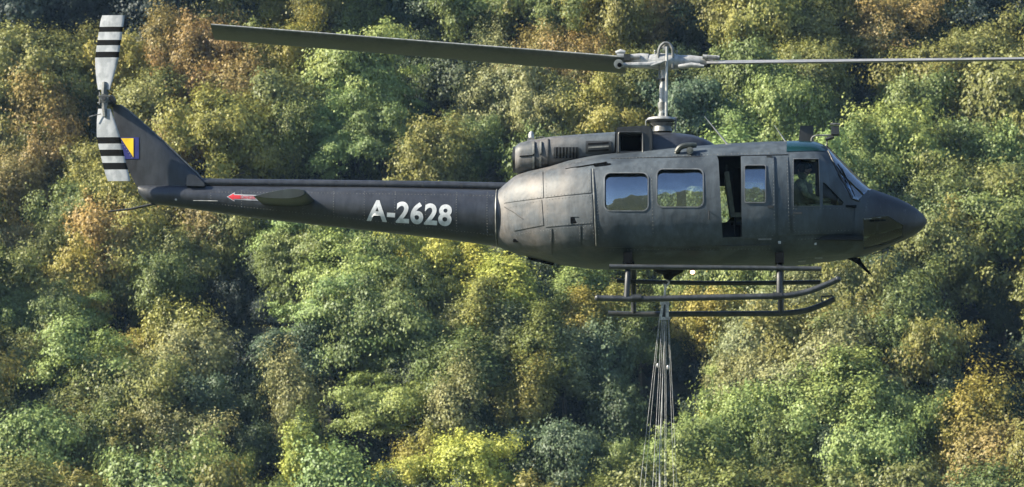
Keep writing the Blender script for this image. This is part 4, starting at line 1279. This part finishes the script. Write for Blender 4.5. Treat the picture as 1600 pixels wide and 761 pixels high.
# tail rotor ---------------------------------------------------------
TY = -.34
hub = P(163, 154, TY)
m_ = MB(); m_.tube([P(172, 158, 0), Vector((hub.x + .05, -.2, hub.z))], [.10, .08], 14); m_.tube([Vector((hub.x + .04, .12, hub.z - .02)), Vector((hub.x, TY - .06, hub.z))], [.05, .035], 12); m_.build('tail_gearbox', M['dark'], heli)
trt = MB(); trt.box(hub, (.10, .06, .22)); trt.tube([hub + Vector((0, -.05, 0)), hub + Vector((0, .05, 0))], .07, 14); trt.tube([hub + Vector((-.09, -.04, .03)), hub + Vector((.10, -.04, .03))], .014, 6); trt.tube([hub + Vector((-.11, 0, -.07)), hub + Vector((.09, 0, -.04))], .014, 6); trt.tube([hub + Vector((-.07, -.03, .1)), hub + Vector((-.07, -.03, -.1))], .010, 6)
trh = trt.build('tail_rotor_hub', M['alud'], heli)
trt = MB(); trt.tube([P(139, 182.5, TY), P(158, 178, TY)], .008, 5); trt.build('pitch_link', M['alud'], trh)
for (tx, ty, bands, rootw, tipw) in ((177, 24, ((42, 50), (62.5, 71), (81, 90)), 19, 37), (186, 283, ((214.5, 224.5), (234, 244), (254.5, 265)), 19, 37)):
    up = ty < 154
    y0 = 140 if up else 170
    def bx(py):
        t_ = (py - 154) / (ty - 154); return 162 + (tx - 162) * t_ ** 1.5
    def bw(py):
        t_ = abs(py - 154) / abs(ty - 154); return (rootw + (tipw - rootw) * min(1, max(0, (t_ - .12) / .35) ** .8)) / 2
    edges = sorted([y0, ty] + [e for b_ in bands for e in b_])
    cuts = edges if not up else edges[::-1]
    segs = list(zip(cuts[:-1], cuts[1:]))
    bl = None
    allv = MB(); bandl = []
    for (a, b) in segs:
        n_ = max(2, int(abs(b - a) / 12))
        secs = []
        for k in range(n_ + 1):
            py = a + (b - a) * k / n_
            w2 = bw(py)
            if abs(py - ty) < 1: w2 -= 1.0
            L_ = P(bx(py) + w2, py, TY - .02); T_ = P(bx(py) - w2, py, TY + .05)
            secs.append((L_, T_, Vector((.2, 1, 0))))
        is_band = any(min(a, b) >= b0 - .1 and max(a, b) <= b1 + .1 for b0, b1 in bands)
        if is_band: bandl.append(wing(secs, .10))
        else:
            q = wing(secs, .10); allv.add(q.v, q.f)
    bl = allv.build('tail_rotor_blade', M['white'], heli)
    for q in bandl: q.build('blade_stripe', M['black'], bl)
    m_ = MB(); py = 146 if up else 164; a = P(162, 154, TY); b = P(bx(y0 + (-12 if up else 12)), y0 + (-12 if up else 12), TY)
    m_.tube([a, b], [.05, .035], 10); m_.build('blade_grip', M['alud'], bl)

# main rotor ---------------------------------------------------------
def blade(x_root, y_root, x_tip, y_tip, pitch, chord, near_lead, mats, tipw=1.0, yswp=0.0):
    secs = []
    for k in range(13):
        t_ = k / 12
        px = x_root + (x_tip - x_root) * t_; py = y_root + (y_tip - y_root) * t_ - 5.0 * t_ * (1 - t_) * 0
        c_ = P(px, py, yswp * t_)
        pr = pitch - math.copysign(radians(3.5) * t_, pitch)
        ch = chord * (1.0 if t_ > .02 else .96)
        d = Vector((0, -cos(pr), sin(pr)))          # near edge direction
        near = c_ + d * ch * (.25 if near_lead else .75) ; far = c_ - d * ch * (.75 if near_lead else .25)
        up_ = Vector((0, sin(pr), cos(pr)))
        secs.append((near, far, up_) if near_lead else (far, near, up_))
    return secs
s1 = blade(977, 96.5, 331, 45, radians(20.5), .53, True, None)
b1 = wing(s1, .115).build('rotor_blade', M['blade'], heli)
e1 = MB(); e1.tube([s[0] + Vector((0, 0, .012)) for s in s1], .013, 6); e1.build('lit_rim_strip', M['edge'], b1)  # pale strip paints in the light caught along the blade's upper rim
s2 = blade(1104, 97.5, 1768, 90.5, -radians(11), .53, False, None)
s2 = [(a, b, c) for a, b, c in s2]
b2 = wing(s2, .115).build('rotor_blade', M['blade_sunlit'], heli)
e2 = MB(); e2.tube([s[1] for s in s2], .006, 6); e2.build('trailing_edge_strip', M['dark'], b2)
# root doublers and bolts
for (x0, x1, y_, o_) in ((960, 1000, 95, b1), (1094, 1124, 96.5, b2)):
    m_ = MB(); m_.tube([P(x0 + 4, y_ - 8, -.1), P(x1, y_ - 6, -.1)], .035, 10); m_.build('blade_doubler', M['alu'], o_)
# hub
m_ = MB(); m_.tube([P(1000, 97), P(1016, 96.5), P(1028, 96), P(1052, 96), P(1062, 97), P(1078, 97)], [.10, .11, .13, .13, .11, .09], 14); m_.build('rotor_yoke', M['alu'], heli)
m_ = MB(); m_.tube([P(966, 95, .05), P(976, 94, .05), P(1002, 93.5, .0), P(1012, 95, 0)], [.05, .085, .105, .11], 12)
g1 = m_.build('blade_grip', M['alu'], heli)
m_ = MB(); m_.tube([P(966, 101, -.2), P(985, 102, -.2), P(1015, 101.5, -.16), P(1034, 97, -.14)], [.03, .045, .05, .03], 10); m_.build('drag_brace', M['alu'], g1)
m_ = MB(); m_.tube([P(966.5, 100, -.34), P(966.5, 100, -.16)], .075, 16); m_.build('blade_bolt', M['alu'], g1)
m_ = MB(); m_.tube([P(968, 101.5, -.36), P(968, 101.5, -.335)], .035, 12); m_.build('bolt_recess', M['black'], g1)
m_ = MB(); m_.tube([P(962, 83, .0), P(970, 81, 0), P(977, 82, 0)], [.03, .045, .03], 10); m_.build('blade_horn', M['alu'], g1)
m_ = MB(); m_.box(P(980, 90, -.1), (.10, .10, .10)); m_.build('lock_block', M['dark'], g1)
m_ = MB(); m_.tube([P(1066, 97), P(1078, 96), P(1096, 96.5), P(1114, 97)], [.11, .10, .085, .04], 12); g2 = m_.build('blade_grip', M['alu'], heli)
m_ = MB(); m_.tube([P(1060, 104, -.17), P(1080, 101.5, -.2), P(1100, 103.5, -.2)], [.03, .04, .035], 10); m_.build('drag_brace', M['alu'], g2)
m_ = MB(); m_.tube([P(1104, 90, -.15), P(1121, 90.5, -.15)], [.035, .03], 8); m_.build('blade_doubler', M['alud'], g2)
m_ = MB(); m_.tube([P(1094, 101, -.2), P(1110, 103, -.2)], .03, 8); m_.build('drag_bolt', M['dark'], g2)
m_ = MB(); m_.tube([P(1036.5, 100), P(1036, 122), P(1035.5, 128), P(1035, 150), P(1034.5, 205)], [.04, .042, .05, .05, .055], 14); mast = m_.build('rotor_mast', M['alu'], heli)
m_ = MB(); m_.tube([P(1034.5, 160), P(1034.5, 163), P(1034.5, 170), P(1034.5, 176), P(1034.5, 186)], [.065, .07, .055, .05, .085], 16); m_.build('mast_sleeve', M['alud'], mast)
m_ = MB(); m_.tube([P(1035.7, 123), P(1035.6, 127)], .065, 14); m_.build('mast_collar', M['dark'], mast)
# stabiliser-bar frame (arch) over the hub
for yy in (-.10, .10):
    m_ = MB(); m_.tube(bez([P(1029, 100, yy), P(1028.5, 84, yy), P(1031, 74, yy), P(1036, 68.5, yy), P(1040, 67.2, yy), P(1045, 68.5, yy), P(1049.5, 74, yy), P(1051.5, 84, yy), P(1051.5, 108, yy)]), .024, 8); m_.build('stabilizer_frame', M['alud'], heli)
m_ = MB(); m_.ball(P(1040, 72, 0), .075, 1.2, 1, .6); m_.box(P(1040, 77, 0), (.07, .24, .05)); m_.build('hub_cap', M['alu'], heli)
m_ = MB(); m_.tube([P(1042, 73, -.16), P(1041.5, 120, -.16), P(1041, 188, -.14)], .022, 8); m_.build('control_rod', M['alu'], heli)
m_ = MB(); m_.tube([P(1030, 101, -.1), P(1030, 124, -.1)], .012, 6); m_.tube([P(1026, 123, -.1), P(1034, 124, -.1)], .014, 6); m_.build('control_rod', M['alud'], heli)
m_ = MB(); m_.tube([P(1017, 103, -.2), P(1040, 95, -.2)], .02, 8); m_.build('mixing_lever', M['alu'], heli)
for px in (1023.5, 1057.5):
    m_ = MB(); m_.tube([P(px, 92, -.05), P(px, 80, -.05)], .012, 6); m_.ball(P(px, 80, -.05), .02, n=8, m=6); m_.build('pitch_horn', M['alud'], heli)
# swashplate
sw = MB(); sw.tube([P(1034, 191.5), P(1034, 188), P(1034, 184.5), P(1034, 182)], [.13, .24, .22, .08], 24); sw = sw.build('swashplate', M['alu'], heli)
m_ = MB(); m_.tube([P(1035, 206), P(1035, 198), P(1035, 193)], [.16, .14, .19], 20); m_.build('swashplate_support', M['alud'], heli)
m_ = MB(); m_.tube([P(1009, 189, 0), P(1020, 186.5, 0)], [.02, .04], 8); m_.tube([P(1048, 187, -.05), P(1058, 185, -.05)], [.04, .025], 8); m_.build('swashplate_arm', M['alud'], sw)
for px, py, q0 in ((1009, 189, 203), (1024, 190, 205), (1045, 190, 205), (1056, 186, 206)):
    m_ = MB(); m_.tube([P(px, py, -.08), P(px + (1 if px < 1030 else -1), q0, -.08)], .014, 6); m_.build('control_rod', M['alud'], heli)

# cabin inside -------------------------------------------------------
xb0, xb1 = P(940, 350).x, P(1345, 350).x
fz = P(1100, 382).z
m_ = MB(); m_.box(((xb0 + xb1) / 2, 0, fz), (xb1 - xb0, 1.9, .05)); m_.build('cabin_floor', M['cabin'], heli)
m_ = MB(); m_.box((P(1000, 300).x - .2, 0, fz + .62), (.7, 1.0, 1.25)); m_.build('transmission_housing', M['cabin'], heli)
m_ = MB(); m_.box((P(1152, 300).x, .95, fz + .65), (.10, .08, 1.3)); m_.build('door_post', M['cabin'], heli)
for yy, xx in ((-.55, 1245), (.55, 1245), (-.6, 1148), (.2, 1148)):
    x_ = P(xx, 340).x; st_ = thing_ = bpy.data.objects.new('crew_seat', None); C.objects.link(st_); st_.parent = heli; st_.location = (x_, yy, fz)
    m_ = MB(); m_.box((.18, 0, .38), (.48, .46, .07)); m_.build('seat_cushion', M['seat'], st_)
    m_ = MB(); m_.box((-.08, 0, .72), (.07, .48, .66), Matrix.Rotation(radians(-8), 3, 'Y')); m_.build('seat_back', M['seat'], st_)
    m_ = MB(); m_.tube([(-.13, -.2, 1.06), (-.13, -.14, 1.16), (-.13, .14, 1.16), (-.13, .2, 1.06)], .012, 6); m_.tube([(0, -.2, 0), (0, -.2, .36)], .015, 6); m_.tube([(0, .2, 0), (0, .2, .36)], .015, 6); m_.tube([(.36, -.2, 0), (.36, -.2, .36)], .015, 6); m_.tube([(.36, .2, 0), (.36, .2, .36)], .015, 6)
    m_.build('seat_frame', M['alud'] if xx > 1200 else M['dark'], st_)
xi = P(1330, 330).x
m_ = MB(); q = [(xi - .22, -.62, fz + .05), (xi + .25, -.62, fz + .05), (xi + .16, -.62, P(1330, 314).z), (xi - .15, -.62, P(1330, 309).z), (xi - .22, -.62, P(1330, 316).z)]; m_.prism(q, (0, 1.24, 0)); m_.build('instrument_panel', M['dark'], heli, False)
m_ = MB(); m_.tube([(P(1290, 370).x, -.55, fz), (P(1290, 350).x, -.55, fz + .35), (P(1287, 325).x, -.55, fz + .52)], .014, 6); m_.build('control_stick', M['black'], heli)
m_ = MB(); m_.box((P(1262, 254).x, -.78, P(1262, 254).z - .03), (.25, .30, .06)); m_.build('sun_visor', M['teal'], heli)

m_ = MB(); m_.box((P(1375, 362).x, 0, P(1375, 362).z), (.55, .24, .30), taper=.8); m_.box((P(1352, 358).x, 0, P(1375, 358).z), (.05, 1.0, .5)); m_.build('nose_dark_block', M['cabin'], heli, False)  # dark block added inside the nose so the chin window reads dark
for s_ in (-1, 1):
    m_ = MB(); a = P(1370, 368, -.3); m_.tube([(a.x - .1, s_ * .3, a.z - .1), (a.x, s_ * .3, a.z + .12)], .014, 6); m_.box((a.x, s_ * .3, a.z + .13), (.05, .12, .10)); m_.build('rudder_pedal', M['alud'], heli)
# pilot --------------------------------------------------------------
px0 = P(1258, 270, -.55)
pil = thing('person', 'helmeted pilot in camouflage uniform sitting at the cockpit side window, facing the nose', 'person', HM @ Vector((px0.x - .06, -.55, fz + .42)), YAW)
def skin_body(name, joints, bones, mat, parent, lv=1):
    bm = bmesh.new(); vs = [bm.verts.new(j[0]) for j in joints]
    for a, b in bones: bm.edges.new((vs[a], vs[b]))
    me = bpy.data.meshes.new(name); bm.to_mesh(me); bm.free()
    o = bpy.data.objects.new(name, me); C.objects.link(o)
    md = o.modifiers.new('s', 'SKIN'); md.use_smooth_shade = True
    for i, j in enumerate(joints):
        sv = me.skin_vertices[0].data[i]; sv.radius = (j[1], j[1] * (j[2] if len(j) > 2 else 1)); sv.use_root = (i == 0)
    s2_ = o.modifiers.new('d', 'SUBSURF'); s2_.levels = lv; s2_.render_levels = lv
    dg = bpy.context.evaluated_depsgraph_get(); out = bpy.data.meshes.new_from_object(o.evaluated_get(dg)); bpy.data.objects.remove(o)
    return link(name, out, mat, parent, True)
J = [((0, 0, .06), .15), ((0, 0, .22), .14), ((.0, 0, .38), .155), ((0, 0, .46), .10), ((.01, 0, .53), .06), ((.02, 0, .62), .085), ((.035, 0, .70), .085)]
Bn = [(0, 1), (1, 2), (2, 3), (3, 4), (4, 5), (5, 6)]
for s_ in (-1, 1):
    b0 = len(J)
    J += [((0, .20 * s_, .44), .07), ((.08, .25 * s_, .24), .052), ((.27, .16 * s_, .17 + (.04 if s_ < 0 else 0)), .04), ((.34, .12 * s_, .19), .03), ((.39, .10 * s_, .205), .036)]
    Bn += [(3, b0), (b0, b0 + 1), (b0 + 1, b0 + 2), (b0 + 2, b0 + 3), (b0 + 3, b0 + 4)]
    for k in range(5):
        f0 = len(J); oy = (-.03 + .015 * k)
        if k < 4: J += [((.43, .10 * s_ + oy, .21 + .006 * k), .009), ((.455, .10 * s_ + oy, .19), .009), ((.44, .10 * s_ + oy, .165), .008)]
        else: J += [((.40, .06 * s_, .18), .010), ((.43, .055 * s_, .165), .010), ((.45, .055 * s_, .16), .008)]
        Bn += [(b0 + 4, f0), (f0, f0 + 1), (f0 + 1, f0 + 2)]
    b0 = len(J)
    J += [((.05, .11 * s_, .04), .10), ((.45, .15 * s_, .09), .075), ((.55, .15 * s_, -.10), .055), ((.62, .15 * s_, -.32), .045), ((.74, .15 * s_, -.35), .04)]
    Bn += [(0, b0), (b0, b0 + 1), (b0 + 1, b0 + 2), (b0 + 2, b0 + 3), (b0 + 3, b0 + 4)]
skin_body('body', J, Bn, M['flight'], pil)
m_ = MB(); m_.ball((.045, 0, .685), .10, .98, .80, 1.12, 20, 14); m_.ball((.142, 0, .68), .018, 1.2, .8, 1.3, 8, 6); m_.ball((.125, 0, .64), .02, .7, 1.4, .5, 8, 6); m_.ball((.13, .035, .70), .013, n=8, m=6); m_.ball((.13, -.035, .70), .013, n=8, m=6)
m_.build('face', M['skinp'], pil)
hm = MB(); hm.ball((.01, 0, .735), .145, 1.02, .88, .95, 24, 16); hme = hm.mesh('helmet')
cbx = MB(); cbx.box((.16, 0, .64), (.2, .4, .16)); cbx.box((.0, 0, .53), (.5, .4, .16)); hme = boolean(hme, [cbx.mesh('c')])
link('helmet', hme, M['helmet'], pil, True)
m_ = MB(); m_.ball((.04, 0, .735), .145, .86, .80, .55, 20, 10); m_.build('visor', M['teal'], pil)
m_ = MB(); m_.ball((.01, -.12, .68), .05, 1, .5, 1.2, 12, 8); m_.ball((.01, .12, .68), .05, 1, .5, 1.2, 12, 8); m_.build('ear_cup', M['dark'], pil)
m_ = MB(); m_.tube([(.01, -.14, .655), (.10, -.10, .615), (.15, -.02, .625)], .006, 5); m_.build('microphone', M['black'], pil)
m_ = MB(); m_.box((.01, 0, .30), (.34, .36, .30), taper=.9); m_.box((.175, -.09, .24), (.06, .11, .10)); m_.box((.175, .09, .24), (.06, .11, .10)); m_.build('survival_vest', M['seat'], pil)

# sling under the hook ----------------------------------------------
sl = thing('cargo_sling', 'pale fan of thin suspension lines hanging from the belly hook', 'sling lines', HM @ P(1040, 444), YAW)
O_ = P(1040, 444)
def Q(px, py, y=0.0): return P(px, py, y) - O_
m_ = MB(); m_.tube([Q(1040, 444), Q(1039, 458), Q(1038, 474)], .018, 8); m_.build('pendant_line', M['steel'], sl)
m_ = MB(); m_.box(Q(1034, 485), (.04, .06, .26), Matrix.Rotation(radians(10), 3, 'Y')); m_.box(Q(1042.5, 485), (.05, .06, .27)); m_.box(Q(1038.5, 473.5), (.14, .08, .05)); m_.box(Q(1038.5, 497.5), (.17, .06, .04)); m_.build('spreader_block', M['steel'], sl)
m_ = MB(); m_.box(Q(1038.5, 486), (.05, .05, .2)); m_.build('control_head', M['dark'], sl)
ends = [(1030, 1003.5, -.3, 731), (1031, 1010, .35, 731), (1034, 1021.5, -.38, 729), (1036, 1026, .1, 729), (1037.5, 1033, .4, 720), (1039, 1039, -.42, 718), (1041, 1041, .42, 720), (1044, 1051.5, -.2, 724), (1045, 1056, .25, 724)]
for (x0, x1, yy, ye) in ends:
    k = (960 - 498) / (ye - 498)
    m_ = MB(); m_.tube([Q(x0, 498, 0), Q(x0 + (x1 - x0) * k * .5, 498 + (960 - 498) * .5, yy * .5 * k), Q(x0 + (x1 - x0) * k, 960, yy * k)], .0026, 5); m_.build('suspension_line', M['rope'], sl)
m_ = MB(); m_.tube([Q(1039.5, 498), Q(1035, 600), Q(1030.5, 708), Q(1030, 960)], [.004, .005, .009, .010], 6); m_.build('control_line', M['rope'], sl)
m_ = MB(); m_.ball(Q(1043.5, 574), .022, 1, 1, 1.6, 8, 6); m_.ball(Q(1027.5, 571, 0), .02, 1, 1, 1.8, 8, 6); m_.build('line_fitting', M['steel'], sl)
